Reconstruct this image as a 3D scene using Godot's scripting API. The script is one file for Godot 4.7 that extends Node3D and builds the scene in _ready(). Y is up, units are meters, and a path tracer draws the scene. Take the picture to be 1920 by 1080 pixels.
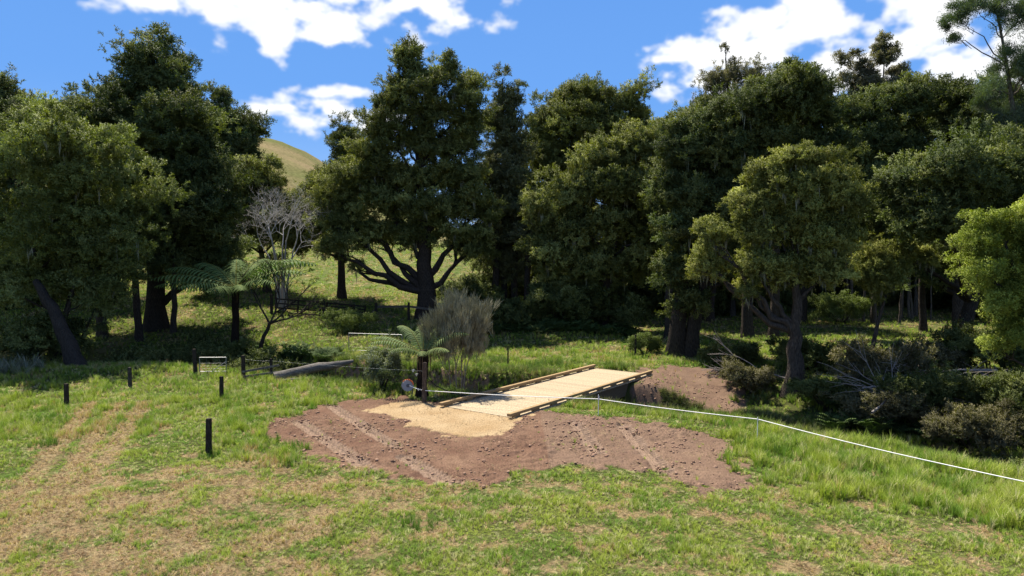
extends Node3D
# A timber farm bridge over a small stream in a paddock below podocarp forest. x right, y up, depth d = -z, metres.

var DIRT := PackedVector2Array([Vector2(-8.01, 21.71), Vector2(-7.73, 22.82), Vector2(-7.14, 24.50), Vector2(-6.48, 25.73), Vector2(-4.21, 26.75), Vector2(-2.82, 25.93), Vector2(-1.68, 26.75), Vector2(0.00, 25.73), Vector2(1.32, 23.89), Vector2(2.54, 23.06), Vector2(3.92, 22.59), Vector2(4.96, 21.71), Vector2(5.77, 20.89), Vector2(6.48, 20.14), Vector2(5.94, 18.26), Vector2(5.71, 16.99), Vector2(5.67, 16.16), Vector2(4.54, 15.31), Vector2(3.95, 16.53), Vector2(3.25, 17.13), Vector2(2.20, 17.39), Vector2(1.39, 17.58), Vector2(0.34, 17.21), Vector2(-0.13, 16.65), Vector2(-0.64, 15.67), Vector2(-1.13, 15.89), Vector2(-2.08, 16.45), Vector2(-3.12, 16.78), Vector2(-3.63, 16.99), Vector2(-4.73, 17.86), Vector2(-5.89, 18.67), Vector2(-6.98, 19.89)])
var GRAVEL := PackedVector2Array([Vector2(-5.08, 23.89), Vector2(-4.49, 25.34), Vector2(-3.44, 25.73), Vector2(-2.69, 24.77), Vector2(-1.18, 24.96), Vector2(0.56, 23.63), Vector2(0.14, 21.71), Vector2(-0.24, 20.70), Vector2(-1.28, 20.26), Vector2(-2.39, 20.89), Vector2(-3.27, 21.85), Vector2(-3.69, 22.82)])
var STRAW := PackedVector2Array([Vector2(-10.93, 13.52), Vector2(-10.16, 14.25), Vector2(-10.48, 16.36), Vector2(-8.75, 17.58), Vector2(-5.86, 18.56), Vector2(-4.33, 17.13), Vector2(-2.00, 15.78), Vector2(-0.73, 15.41), Vector2(-2.26, 14.25), Vector2(-3.43, 13.52), Vector2(-3.47, 12.15), Vector2(-3.32, 10.41), Vector2(-8.45, 10.41)])
var LUSH := PackedVector2Array([Vector2(6.79, 20.89), Vector2(8.21, 21.71), Vector2(10.83, 19.89), Vector2(13.32, 16.36), Vector2(10.51, 12.86), Vector2(8.35, 14.25), Vector2(6.01, 16.16), Vector2(6.07, 17.67)])
var LUSH_B := PackedVector2Array([Vector2(-13.08, 31.39), Vector2(-9.56, 30.40), Vector2(-5.63, 27.53), Vector2(-4.21, 26.75), Vector2(-6.48, 25.73), Vector2(-7.58, 24.06), Vector2(-8.00, 22.07), Vector2(-6.76, 19.49), Vector2(-5.05, 17.77), Vector2(-6.53, 17.21), Vector2(-8.42, 19.78), Vector2(-11.88, 26.97)])
var FAR_DIRT := PackedVector2Array([Vector2(6.05, 32.75), Vector2(7.43, 34.40), Vector2(9.75, 33.56), Vector2(10.57, 30.56), Vector2(9.33, 27.26), Vector2(7.29, 27.26), Vector2(5.34, 26.62), Vector2(5.29, 28.63)])
const STRIPS := [[-15.60, 25.15, -10.72, 14.25], [-14.53, 25.15, -9.65, 13.38], [-13.77, 25.43, -9.11, 13.52], [-10.16, 14.25, -9.26, 12.15]]
const TRACKS := [[-6.73, 25.15, -3.35, 19.32], [-7.07, 22.44, -3.06, 16.28], [-2.88, 18.26, -1.41, 16.16], [2.05, 22.07, 2.39, 18.67], [3.59, 21.71, 3.84, 16.99]]
const CLOUDS := [[-17.35, 20.71, 13.87, 3.63, 1], [-18.97, 17.60, 3.00, 1.69, 1], [-14.04, 18.58, 4.21, 1.82, 1], [-6.24, 20.22, 3.98, 1.42, 1], [-26.21, 18.90, 3.96, 1.04, 0.9], [-18.57, 15.23, 0.56, 0.38, 0.3], [14.46, 15.26, 3.36, 2.17, 1], [18.97, 16.08, 4.80, 2.62, 1], [22.11, 17.64, 4.61, 2.07, 1], [26.92, 14.31, 5.34, 2.63, 1.05], [31.03, 15.55, 3.94, 3.07, 1.05], [32.96, 17.44, 3.47, 1.88, 1], [33.90, 12.33, 2.78, 2.04, 1], [38.00, 14.70, 4.17, 4.59, 1], [-17.35, 11.49, 5.30, 1.11, 0.85], [-13.61, 11.40, 3.81, 1.31, 0.95], [-20.95, 11.92, 2.34, 0.50, 0.6], [-14.04, 13.29, 2.95, 0.43, 0.5]]
const STREAM := [[-46.0, 44.0], [-26.0, 38.5], [-16.0, 36.0], [-11.0, 34.2], [-6.0, 31.8], [2.0, 28.4], [7.0, 26.2], [11.0, 22.5], [15.5, 18.0], [26.0, 9.0]]
const TREES := [
	{"name": "broadleaf_tree", "label": "pale green feathery tree with several thin stems on the shaded left bank", "kind": "light", "x": -24.84, "d": 37.00, "r": 0.22, "n": 5200, "size": 0.85, "stems": 4, "lichen": 60,
		"lobes": [[-1.03, 9.90, 0.00, 2.75, 2.46], [2.00, 10.18, 0.00, 2.75, 2.02], [-1.40, 6.74, 0.00, 2.89, 2.31], [2.21, 7.03, 0.00, 2.75, 2.31], [3.96, 8.03, 0.00, 1.45, 1.45], [-2.42, 11.61, 0.00, 1.45, 1.59], [0.27, 4.43, 0.00, 3.18, 1.73], [3.47, 5.30, 0.00, 1.73, 1.73], [-2.64, 3.85, 0.00, 1.73, 1.73], [2.55, 3.28, 0.00, 1.73, 1.16]]},
	{"name": "podocarp_tree", "label": "dark rounded tree rising behind the pale green feathery tree", "kind": "dark", "x": -39.20, "d": 54.00, "r": 0.35, "n": 2600, "size": 1.1,
		"lobes": [[-0.90, 17.82, 0.00, 1.48, 1.90], [-0.77, 14.92, 0.00, 2.53, 2.53], [2.18, 15.75, 0.00, 1.90, 1.48], [4.46, 15.13, 0.00, 2.11, 1.69], [3.05, 17.08, 0.00, 1.10, 0.68], [1.46, 12.42, 0.00, 3.38, 2.53]]},
	{"name": "podocarp_tree", "label": "olive tree with its crown between the feathery tree and the tall dark tree", "kind": "olive", "x": -34.86, "d": 58.00, "r": 0.35, "n": 2000, "size": 1.1,
		"lobes": [[0.23, 15.19, 0.00, 2.27, 1.59], [2.00, 13.85, 0.00, 2.27, 2.04], [-1.60, 13.85, 0.00, 2.27, 1.81], [1.25, 10.71, 0.00, 2.72, 2.27]]},
	{"name": "podocarp_tree", "label": "tall dark conical tree with a thick straight trunk above the large tree fern", "kind": "dark", "x": -24.06, "d": 46.00, "r": 0.62, "n": 8500, "size": 1.0,
		"lobes": [[0.05, 19.76, 0.00, 0.93, 0.93], [-0.73, 18.25, 0.00, 1.44, 1.01], [1.26, 18.15, 0.00, 1.29, 1.08], [0.06, 17.02, 0.00, 2.16, 1.08], [0.03, 15.44, 0.00, 3.05, 1.44], [-2.45, 15.97, 0.00, 1.72, 0.93], [2.53, 15.97, 0.00, 1.29, 1.22], [0.16, 13.32, 0.00, 3.59, 1.80], [-2.60, 14.03, 0.00, 1.44, 1.29], [3.09, 13.67, 0.00, 1.22, 1.51], [0.11, 10.84, 0.00, 3.77, 1.98], [3.14, 10.48, 0.00, 2.34, 1.98], [-2.21, 10.84, 0.00, 1.80, 1.44], [0.41, 7.81, 0.00, 3.77, 1.98], [3.81, 7.63, 0.00, 2.16, 1.98], [-1.92, 7.81, 0.00, 2.16, 1.80], [0.72, 5.30, 0.00, 3.41, 1.62], [3.94, 4.94, 0.00, 1.80, 1.44]]},
	{"name": "podocarp_tree", "label": "grey green tree with a ragged shoulder behind the tall dark conical tree", "kind": "dark", "x": -26.98, "d": 64.00, "r": 0.4, "n": 2400, "size": 1.1,
		"lobes": [[-0.25, 20.14, 0.00, 1.10, 0.70], [-0.78, 17.93, 0.00, 1.50, 1.50], [1.44, 17.59, 0.00, 2.00, 1.30], [2.26, 15.62, 0.00, 1.10, 1.00], [0.40, 14.73, 0.00, 2.50, 1.60], [1.37, 13.25, 0.00, 1.80, 1.40]]},
	{"name": "podocarp_tree", "label": "bright olive tree below the bare hill, behind the leafless grey shrub", "kind": "olive", "x": -21.55, "d": 60.00, "r": 0.3, "n": 3000, "size": 1.0,
		"lobes": [[-2.23, 12.75, 0.00, 2.81, 1.31], [0.09, 12.06, 0.00, 1.41, 0.94], [-2.73, 10.43, 0.00, 2.34, 1.88], [0.85, 12.52, 0.00, 0.42, 1.03], [-0.88, 9.50, 0.00, 2.34, 1.88], [1.93, 9.50, 0.00, 1.88, 1.41], [-3.24, 7.64, 0.00, 2.34, 1.88], [0.03, 7.17, 0.00, 2.11, 1.88], [2.84, 8.10, 0.00, 1.64, 1.41]]},
	{"name": "podocarp_tree", "label": "light olive tree leaning out beside the spreading totara, left of it below the hill", "kind": "olive", "x": -14.99, "d": 60.00, "r": 0.35, "n": 2900, "size": 1.0,
		"lobes": [[0.34, 15.90, 0.00, 1.03, 0.84], [0.09, 14.23, 0.00, 1.12, 1.12], [1.39, 14.14, 0.00, 1.50, 1.69], [-1.24, 11.73, 0.00, 1.22, 1.22], [0.06, 11.36, 0.00, 2.34, 1.88], [-2.53, 9.04, 0.00, 1.88, 1.64], [0.03, 8.10, 0.00, 1.88, 1.41], [-3.26, 6.70, 0.00, 1.88, 1.17]]},
	{"name": "podocarp_tree", "label": "huge spreading tree with fanning dark limbs and two crown tops beside the rail fence", "kind": "olive", "x": -6.50, "d": 52.00, "r": 0.75, "n": 8200, "size": 0.95, "lichen": 160, "fan": 1,
		"lobes": [[-1.29, 21.01, 0.00, 0.97, 0.57], [-1.85, 20.22, 0.00, 0.97, 0.81], [-0.94, 19.35, 0.00, 1.14, 0.81], [-1.87, 18.08, 0.00, 1.38, 0.73], [1.88, 19.82, 0.00, 0.73, 0.49], [1.59, 18.95, 0.00, 1.22, 0.73], [3.28, 18.55, 0.00, 0.73, 0.89], [0.06, 17.68, 0.00, 1.62, 0.81], [2.79, 17.16, 0.00, 1.46, 0.97], [-2.56, 16.76, 0.00, 1.62, 0.81], [0.05, 15.96, 0.00, 2.03, 1.06], [3.19, 15.36, 0.00, 1.30, 1.14], [-2.97, 15.04, 0.00, 1.71, 0.97], [-0.36, 13.76, 0.00, 2.03, 1.06], [2.46, 13.56, 0.00, 1.83, 1.22], [-3.79, 13.28, 0.00, 1.79, 0.81], [-4.41, 11.56, 0.00, 2.44, 1.06], [-1.18, 11.16, 0.00, 2.44, 1.22], [2.45, 11.16, 0.00, 2.03, 1.38], [-6.05, 9.95, 0.00, 2.23, 1.06], [-2.81, 9.34, 0.00, 2.44, 1.14], [0.62, 8.54, 0.00, 2.44, 1.22], [3.46, 8.94, 0.00, 1.62, 1.62], [-6.67, 7.93, 0.00, 1.83, 1.06], [-4.04, 7.12, 0.00, 2.03, 0.97], [-7.09, 6.31, 0.00, 1.62, 0.73], [-1.21, 6.92, 0.00, 2.03, 0.89], [3.25, 6.31, 0.00, 1.83, 1.22], [-6.09, 4.89, 0.00, 1.06, 0.41]]},
	{"name": "podocarp_tree", "label": "slender grey green conifer with twin tips next to the spreading totara", "kind": "grey", "x": -0.66, "d": 56.00, "r": 0.3, "n": 3300, "size": 0.9, "lichen": 80, "stems": 3,
		"lobes": [[-0.12, 20.09, 0.00, 0.39, 0.61], [1.18, 19.36, 0.00, 0.31, 0.53], [-0.04, 18.72, 0.00, 0.74, 0.66], [0.87, 18.29, 0.00, 0.61, 0.53], [0.14, 17.43, 0.00, 1.22, 0.79], [-1.08, 16.57, 0.00, 0.79, 0.61], [0.00, 15.71, 0.00, 1.57, 0.96], [0.44, 13.55, 0.00, 1.93, 1.31], [-0.43, 11.39, 0.00, 1.93, 1.31], [0.66, 9.22, 0.00, 2.10, 1.49], [-0.44, 6.83, 0.00, 1.93, 1.49], [1.75, 6.61, 0.00, 1.75, 1.49], [0.22, 4.43, 0.00, 1.75, 1.31]]},
	{"name": "podocarp_tree", "label": "broad dome shaped olive tree behind the shaded bank", "kind": "olive", "x": 7.73, "d": 66.00, "r": 0.5, "n": 5200, "size": 1.1,
		"lobes": [[-0.07, 20.71, 0.00, 2.68, 1.13], [-2.62, 19.69, 0.00, 2.37, 1.34], [2.49, 19.85, 0.00, 2.27, 1.24], [4.69, 18.83, 0.00, 1.44, 0.83], [-3.89, 17.67, 0.00, 2.68, 1.75], [-0.31, 17.82, 0.00, 3.61, 1.75], [3.53, 17.31, 0.00, 2.84, 1.75], [-1.84, 14.77, 0.00, 3.87, 2.32], [3.03, 14.26, 0.00, 3.61, 2.32], [-4.40, 14.01, 0.00, 2.32, 2.06], [6.60, 16.55, 0.00, 1.55, 1.03]]},
	{"name": "podocarp_tree", "label": "olive tree with foliage hanging low over the dark shaded bank", "kind": "olive", "x": 6.64, "d": 50.00, "r": 0.4, "n": 6500, "size": 0.95, "lichen": 140,
		"lobes": [[-0.04, 12.48, 0.00, 2.15, 0.94], [2.68, 13.05, 0.00, 2.15, 1.17], [-1.97, 10.16, 0.00, 2.03, 1.17], [0.75, 10.27, 0.00, 2.34, 1.17], [3.47, 10.27, 0.00, 2.15, 1.56], [-1.96, 7.64, 0.00, 2.34, 1.41], [1.16, 7.44, 0.00, 2.34, 1.41], [4.08, 7.25, 0.00, 1.56, 1.56], [-2.73, 4.91, 0.00, 2.03, 1.17], [0.00, 4.52, 0.00, 2.34, 1.25], [2.74, 4.91, 0.00, 1.95, 1.25], [-3.12, 2.96, 0.00, 1.56, 0.70], [-0.77, 2.17, 0.00, 1.41, 0.55], [-4.69, 8.80, 0.00, 1.17, 1.17], [-4.30, 6.08, 0.00, 1.17, 1.17]]},
	{"name": "podocarp_tree", "label": "massive dark tree with a double trunk standing beyond the far end of the bridge", "kind": "dark", "x": 9.20, "d": 38.00, "r": 0.52, "n": 9500, "size": 0.8, "lichen": 160, "stems": 2, "bend": 5.0,
		"lobes": [[6.25, 15.33, 0.00, 0.59, 0.71], [5.49, 14.98, 0.00, 0.48, 0.48], [7.30, 15.28, 0.00, 0.36, 0.53], [4.47, 14.40, 0.00, 0.77, 0.48], [7.99, 14.55, 0.00, 0.42, 0.53], [6.09, 13.82, 0.00, 1.78, 0.89], [3.75, 13.18, 0.00, 1.48, 0.77], [7.72, 13.38, 0.00, 0.89, 0.89], [1.99, 12.36, 0.00, 1.37, 0.89], [0.08, 12.51, 0.00, 0.77, 0.65], [0.83, 10.90, 0.00, 1.63, 1.19], [3.34, 11.19, 0.00, 1.78, 1.19], [5.99, 11.34, 0.00, 1.78, 1.19], [8.19, 11.49, 0.00, 1.19, 1.34], [0.26, 8.55, 0.00, 1.54, 1.34], [2.48, 8.70, 0.00, 1.78, 1.34], [4.99, 9.14, 0.00, 1.48, 1.19], [0.88, 6.48, 0.00, 1.63, 1.01], [2.66, 6.48, 0.00, 1.34, 0.89], [0.31, 4.41, 0.00, 1.34, 0.77], [0.77, 2.77, 0.00, 1.25, 0.71], [3.13, 4.41, 0.00, 0.89, 0.59]]},
	{"name": "dying_tree", "label": "thin greyish half bare tree with a naked spar above the forest", "kind": "sparse", "x": 20.09, "d": 62.00, "r": 0.22, "n": 1100, "size": 0.8,
		"lobes": [[-1.87, 20.86, 0.00, 0.97, 1.26], [-0.45, 21.58, 0.00, 1.26, 0.87], [1.57, 21.67, 0.00, 1.07, 0.78], [-1.38, 19.20, 0.00, 1.74, 1.07], [1.02, 19.44, 0.00, 1.74, 0.97], [-0.96, 24.41, 0.00, 0.39, 0.24], [-2.33, 18.73, 0.00, 0.97, 1.16], [0.26, 22.76, 0.00, 0.78, 0.39]]},
	{"name": "podocarp_tree", "label": "dense dark forest tree under the thin half bare tree", "kind": "olive", "x": 16.75, "d": 58.00, "r": 0.4, "n": 3400, "size": 1.1,
		"lobes": [[-2.82, 15.86, 0.00, 2.27, 1.09], [-1.02, 16.30, 0.00, 1.81, 1.36], [1.67, 16.30, 0.00, 2.72, 1.54], [4.36, 16.97, 0.00, 2.27, 1.36], [-1.44, 13.40, 0.00, 3.17, 1.81], [3.07, 12.95, 0.00, 2.72, 1.81], [-3.69, 12.50, 0.00, 2.72, 2.27], [0.41, 9.36, 0.00, 3.62, 2.27]]},
	{"name": "open_conifer", "label": "young open conifer with stepped branches standing above the right forest", "kind": "sparse", "x": 29.73, "d": 56.00, "r": 0.2, "n": 1300, "size": 0.85,
		"lobes": [[0.49, 23.16, 0.00, 0.26, 0.31], [0.29, 22.48, 0.00, 0.53, 0.31], [1.16, 22.35, 0.00, 0.44, 0.18], [0.10, 21.37, 0.00, 0.79, 0.35], [-1.54, 20.94, 0.00, 0.61, 0.22], [-0.83, 20.34, 0.00, 0.88, 0.31], [1.50, 20.43, 0.00, 0.61, 0.22], [-2.47, 19.91, 0.00, 0.53, 0.22], [-1.07, 19.36, 0.00, 1.22, 0.35], [0.79, 19.23, 0.00, 1.14, 0.31], [1.86, 20.00, 0.00, 0.44, 0.18], [-0.18, 18.29, 0.00, 1.31, 0.53], [-2.00, 18.29, 0.00, 0.88, 0.35], [1.81, 18.46, 0.00, 0.70, 0.35], [-2.93, 21.37, 0.00, 0.44, 0.22], [-2.07, 21.92, 0.00, 0.35, 0.18], [2.19, 20.64, 0.00, 0.44, 0.18]]},
	{"name": "podocarp_tree", "label": "large dark olive forest tree with a trunk forking above the shaded glade", "kind": "dark", "x": 30.52, "d": 46.00, "r": 0.5, "n": 8800, "size": 1.0, "bend": 0.0,
		"lobes": [[-7.73, 15.09, 0.00, 1.80, 1.01], [-4.54, 15.61, 0.00, 1.98, 1.01], [-1.53, 16.14, 0.00, 1.98, 0.93], [0.97, 15.79, 0.00, 1.98, 1.08], [-7.32, 12.43, 0.00, 2.16, 1.62], [-3.94, 12.79, 0.00, 2.34, 1.44], [-0.56, 13.14, 0.00, 2.52, 1.62], [2.32, 12.08, 0.00, 2.16, 1.80], [-6.19, 9.59, 0.00, 2.34, 1.62], [-2.98, 9.95, 0.00, 2.34, 1.62], [0.24, 9.95, 0.00, 2.34, 1.80], [-7.93, 7.09, 0.00, 1.62, 1.44], [-4.35, 7.09, 0.00, 2.34, 1.26], [-1.12, 7.09, 0.00, 2.16, 1.44], [2.09, 7.81, 0.00, 2.16, 1.98], [2.97, 14.56, 0.00, 1.80, 1.44], [1.10, 4.58, 0.00, 2.16, 1.44], [-1.77, 4.22, 0.00, 1.44, 0.72], [-5.75, 14.03, 0.00, 1.80, 1.22], [-5.52, 11.37, 0.00, 1.44, 1.08]]},
	{"name": "podocarp_tree", "label": "lichen hung tree with a stout gnarled trunk on the stream bank right of the bridge", "kind": "yellow", "x": 12.27, "d": 29.50, "r": 0.44, "n": 7600, "size": 0.56, "lichen": 420, "fan": 1,
		"lobes": [[0.09, 9.37, 0.00, 1.20, 0.46], [-1.00, 8.96, 0.00, 0.78, 0.51], [1.37, 8.51, 0.00, 0.92, 0.60], [-1.37, 7.71, 0.00, 1.04, 0.74], [0.12, 7.94, 0.00, 1.34, 0.83], [1.96, 7.55, 0.00, 0.78, 0.55], [-1.42, 6.33, 0.00, 0.88, 0.74], [0.14, 6.33, 0.00, 1.15, 0.74], [1.43, 6.33, 0.00, 1.04, 0.69], [-1.68, 4.95, 0.00, 0.74, 0.55], [-0.52, 4.72, 0.00, 0.97, 0.60], [1.09, 4.72, 0.00, 0.92, 0.51], [-2.01, 4.03, 0.00, 0.51, 0.32], [-3.75, 5.07, 0.00, 0.69, 0.46], [-3.77, 6.45, 0.00, 0.55, 0.46]]},
	{"name": "young_tree", "label": "slender young tree with a leaning tuft of pale foliage beside the gnarled trunk", "kind": "yellow", "x": 16.26, "d": 31.00, "r": 0.13, "n": 1900, "size": 0.52, "lichen": 80,
		"lobes": [[0.19, 5.25, 0.00, 0.78, 0.48], [1.40, 5.54, 0.00, 0.78, 0.34], [2.32, 5.35, 0.00, 0.48, 0.34], [0.50, 4.38, 0.00, 0.87, 0.44], [-0.33, 4.77, 0.00, 0.48, 0.48], [1.17, 4.94, 0.00, 0.73, 0.34]]},
	{"name": "podocarp_tree", "label": "black trunked tree reaching a bare limb left over the shaded glade", "kind": "dark", "x": 22.30, "d": 34.00, "r": 0.42, "n": 5200, "size": 0.8,
		"lobes": [[-5.03, 8.33, 4.00, 1.17, 0.80], [-3.82, 8.79, 5.00, 1.36, 0.91], [-2.02, 8.90, 5.00, 1.36, 1.00], [-4.56, 6.99, 5.00, 1.36, 0.82], [-2.09, 7.28, 4.00, 1.41, 1.03], [-0.22, 7.40, 4.00, 1.17, 1.17], [-0.01, 5.57, 0.00, 1.33, 0.80], [2.12, 5.57, 0.00, 1.20, 1.06], [3.58, 9.79, 0.00, 1.33, 1.33], [-2.39, 5.30, 0.00, 0.80, 0.43]]},
	{"name": "bright_tree", "label": "bright yellow green leafy tree at the edge of the lush grass", "kind": "bright", "x": 17.20, "d": 21.50, "r": 0.2, "n": 5200, "size": 0.42,
		"lobes": [[-1.96, 6.50, 0.00, 0.60, 0.30], [-1.20, 6.14, 0.00, 0.76, 0.67], [-2.53, 5.64, 0.00, 0.67, 0.40], [-1.59, 5.05, 0.00, 0.76, 0.67], [-2.50, 4.80, 0.00, 0.50, 0.37], [-0.90, 4.46, 0.00, 0.76, 0.84], [-1.89, 3.96, 0.00, 0.60, 0.50], [-1.11, 3.11, 0.00, 0.76, 0.67], [-1.68, 2.43, 0.00, 0.44, 0.34], [-0.17, 5.47, 0.00, 1.01, 1.34], [0.06, 3.45, 0.00, 1.01, 1.01]]},
	{"name": "eucalypt_tree", "label": "tall gum tree with drooping blue green leaf sprays over the right forest", "kind": "gum", "x": 32.30, "d": 42.00, "r": 0.35, "n": 2300, "size": 0.8,
		"lobes": [[-5.44, 19.59, 0.00, 0.85, 0.79], [-4.49, 20.42, 0.00, 1.12, 0.66], [-2.95, 20.54, 0.00, 1.18, 0.59], [-1.73, 19.84, 0.00, 1.12, 0.92], [-5.91, 18.89, 0.00, 0.46, 0.46], [-2.80, 17.61, 0.00, 0.85, 0.72], [-1.64, 16.65, 0.00, 1.31, 1.31], [-2.91, 15.68, 0.00, 0.72, 0.85], [-1.09, 14.40, 0.00, 1.48, 1.48], [-3.54, 14.88, 0.00, 0.53, 0.53], [0.45, 17.29, 0.00, 1.64, 2.30], [-2.19, 13.11, 0.00, 1.31, 0.98]]},
	{"name": "thicket_tree", "label": "low dense thicket tree behind the slender conifer", "kind": "dark", "x": 0.80, "d": 68.00, "r": 0.25, "n": 2100, "size": 1.25,
		"lobes": [[-0.00, 8.48, 0.00, 3.72, 3.19], [-2.12, 4.77, 0.00, 2.66, 2.66], [2.39, 4.50, 0.00, 2.66, 2.66], [0.00, 2.38, 0.00, 3.72, 2.12], [-1.86, 0.78, 0.00, 3.19, 1.38], [2.40, 0.62, 0.00, 3.19, 1.38]]},
	{"name": "thicket_tree", "label": "low dense thicket tree behind the shaded bank", "kind": "dark", "x": 5.81, "d": 62.00, "r": 0.25, "n": 2100, "size": 1.25,
		"lobes": [[-0.01, 8.20, 0.00, 3.39, 2.91], [-1.93, 4.82, 0.00, 2.42, 2.42], [2.18, 4.57, 0.00, 2.42, 2.42], [0.01, 2.64, 0.00, 3.39, 1.94], [-1.68, 1.18, 0.00, 2.91, 1.26], [2.20, 1.03, 0.00, 2.91, 1.26]]},
	{"name": "thicket_tree", "label": "low dense thicket tree left of the double trunk", "kind": "dark", "x": 11.85, "d": 66.00, "r": 0.25, "n": 2100, "size": 1.25,
		"lobes": [[-0.02, 8.38, 0.00, 3.61, 3.09], [-2.06, 4.79, 0.00, 2.58, 2.58], [2.33, 4.53, 0.00, 2.58, 2.58], [0.02, 2.46, 0.00, 3.61, 2.06], [-1.78, 0.91, 0.00, 3.09, 1.34], [2.36, 0.76, 0.00, 3.09, 1.34]]},
	{"name": "thicket_tree", "label": "low dense thicket tree behind the double trunk", "kind": "dark", "x": 17.21, "d": 63.00, "r": 0.25, "n": 2100, "size": 1.25,
		"lobes": [[-0.03, 8.24, 0.00, 3.45, 2.95], [-1.96, 4.81, 0.00, 2.46, 2.46], [2.22, 4.56, 0.00, 2.46, 2.46], [0.03, 2.59, 0.00, 3.45, 1.97], [-1.68, 1.11, 0.00, 2.95, 1.28], [2.27, 0.96, 0.00, 2.95, 1.28]]},
	{"name": "thicket_tree", "label": "low dense thicket tree behind the gnarled trunk", "kind": "dark", "x": 23.70, "d": 66.00, "r": 0.25, "n": 2100, "size": 1.25,
		"lobes": [[-0.04, 8.38, 0.00, 3.61, 3.09], [-2.05, 4.79, 0.00, 2.58, 2.58], [2.33, 4.53, 0.00, 2.58, 2.58], [0.04, 2.46, 0.00, 3.61, 2.06], [-1.75, 0.91, 0.00, 3.09, 1.34], [2.39, 0.76, 0.00, 3.09, 1.34]]},
	{"name": "thicket_tree", "label": "low dense thicket tree at the back of the glade", "kind": "dark", "x": 31.69, "d": 70.00, "r": 0.25, "n": 2100, "size": 1.25,
		"lobes": [[-0.06, 8.57, 0.00, 3.83, 3.28], [-2.18, 4.75, 0.00, 2.73, 2.73], [2.47, 4.48, 0.00, 2.73, 2.73], [0.05, 2.29, 0.00, 3.83, 2.19], [-1.84, 0.65, 0.00, 3.28, 1.42], [2.55, 0.48, 0.00, 3.28, 1.42]]},
	{"name": "thicket_tree", "label": "low dense thicket tree behind the slim saplings", "kind": "dark", "x": 39.32, "d": 73.00, "r": 0.25, "n": 2100, "size": 1.25,
		"lobes": [[-0.07, 8.71, 0.00, 3.99, 3.42], [-2.27, 4.73, 0.00, 2.85, 2.85], [2.58, 4.45, 0.00, 2.85, 2.85], [0.07, 2.16, 0.00, 3.99, 2.28], [-1.90, 0.45, 0.00, 3.42, 1.48], [2.68, 0.28, 0.00, 3.42, 1.48]]},
	{"name": "thicket_tree", "label": "low dense thicket tree behind the cabbage tree", "kind": "dark", "x": 43.72, "d": 70.00, "r": 0.25, "n": 2100, "size": 1.25,
		"lobes": [[-0.08, 8.57, 0.00, 3.83, 3.28], [-2.17, 4.75, 0.00, 2.73, 2.73], [2.48, 4.48, 0.00, 2.73, 2.73], [0.07, 2.29, 0.00, 3.83, 2.19], [-1.80, 0.65, 0.00, 3.28, 1.42], [2.58, 0.48, 0.00, 3.28, 1.42]]},
	{"name": "thicket_tree", "label": "low dense thicket tree right of the glade", "kind": "dark", "x": 44.04, "d": 62.00, "r": 0.25, "n": 2100, "size": 1.25,
		"lobes": [[-0.08, 8.20, 0.00, 3.39, 2.91], [-1.92, 4.82, 0.00, 2.42, 2.42], [2.20, 4.57, 0.00, 2.42, 2.42], [0.07, 2.64, 0.00, 3.39, 1.94], [-1.58, 1.18, 0.00, 2.91, 1.26], [2.30, 1.03, 0.00, 2.91, 1.26]]},
	{"name": "thicket_tree", "label": "low dense thicket tree behind the bright leafy tree", "kind": "dark", "x": 42.58, "d": 54.00, "r": 0.25, "n": 2100, "size": 1.25,
		"lobes": [[-0.08, 7.82, 0.00, 2.95, 2.53], [-1.67, 4.88, 0.00, 2.11, 2.11], [1.92, 4.67, 0.00, 2.11, 2.11], [0.07, 2.98, 0.00, 2.95, 1.69], [-1.37, 1.71, 0.00, 2.53, 1.10], [2.02, 1.58, 0.00, 2.53, 1.10]]},
	{"name": "thicket_tree", "label": "low dense thicket tree at the back of the left wood", "kind": "dark", "x": -38.56, "d": 52.00, "r": 0.25, "n": 2100, "size": 1.25,
		"lobes": [[0.07, 7.73, 0.00, 2.84, 2.44], [-1.64, 4.89, 0.00, 2.03, 2.03], [1.81, 4.69, 0.00, 2.03, 2.03], [-0.06, 3.07, 0.00, 2.84, 1.62], [-1.52, 1.84, 0.00, 2.44, 1.06], [1.73, 1.72, 0.00, 2.44, 1.06]]},
	{"name": "thicket_tree", "label": "low dense thicket tree behind the left wood trunks", "kind": "dark", "x": -39.34, "d": 60.00, "r": 0.25, "n": 2100, "size": 1.25,
		"lobes": [[0.07, 8.10, 0.00, 3.28, 2.81], [-1.89, 4.83, 0.00, 2.34, 2.34], [2.09, 4.60, 0.00, 2.34, 2.34], [-0.07, 2.72, 0.00, 3.28, 1.88], [-1.75, 1.31, 0.00, 2.81, 1.22], [2.01, 1.17, 0.00, 2.81, 1.22]]},
	{"name": "forest_tree", "label": "hazy forest tree far behind the slender conifer", "kind": "dark", "x": 2.81, "d": 72.00, "r": 0.4, "n": 2400, "size": 1.4,
		"lobes": [[-0.02, 15.91, 0.00, 2.76, 2.25], [-2.36, 12.02, 0.00, 2.76, 2.81], [2.34, 11.46, 0.00, 2.76, 2.81], [-0.00, 8.10, 0.00, 3.94, 3.38], [-1.57, 3.61, 0.00, 3.15, 2.81], [1.97, 4.18, 0.00, 2.76, 2.81]]},
	{"name": "forest_tree", "label": "far forest tree behind the olive tree and shaded bank", "kind": "dark", "x": 16.75, "d": 74.00, "r": 0.4, "n": 2400, "size": 1.4,
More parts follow.
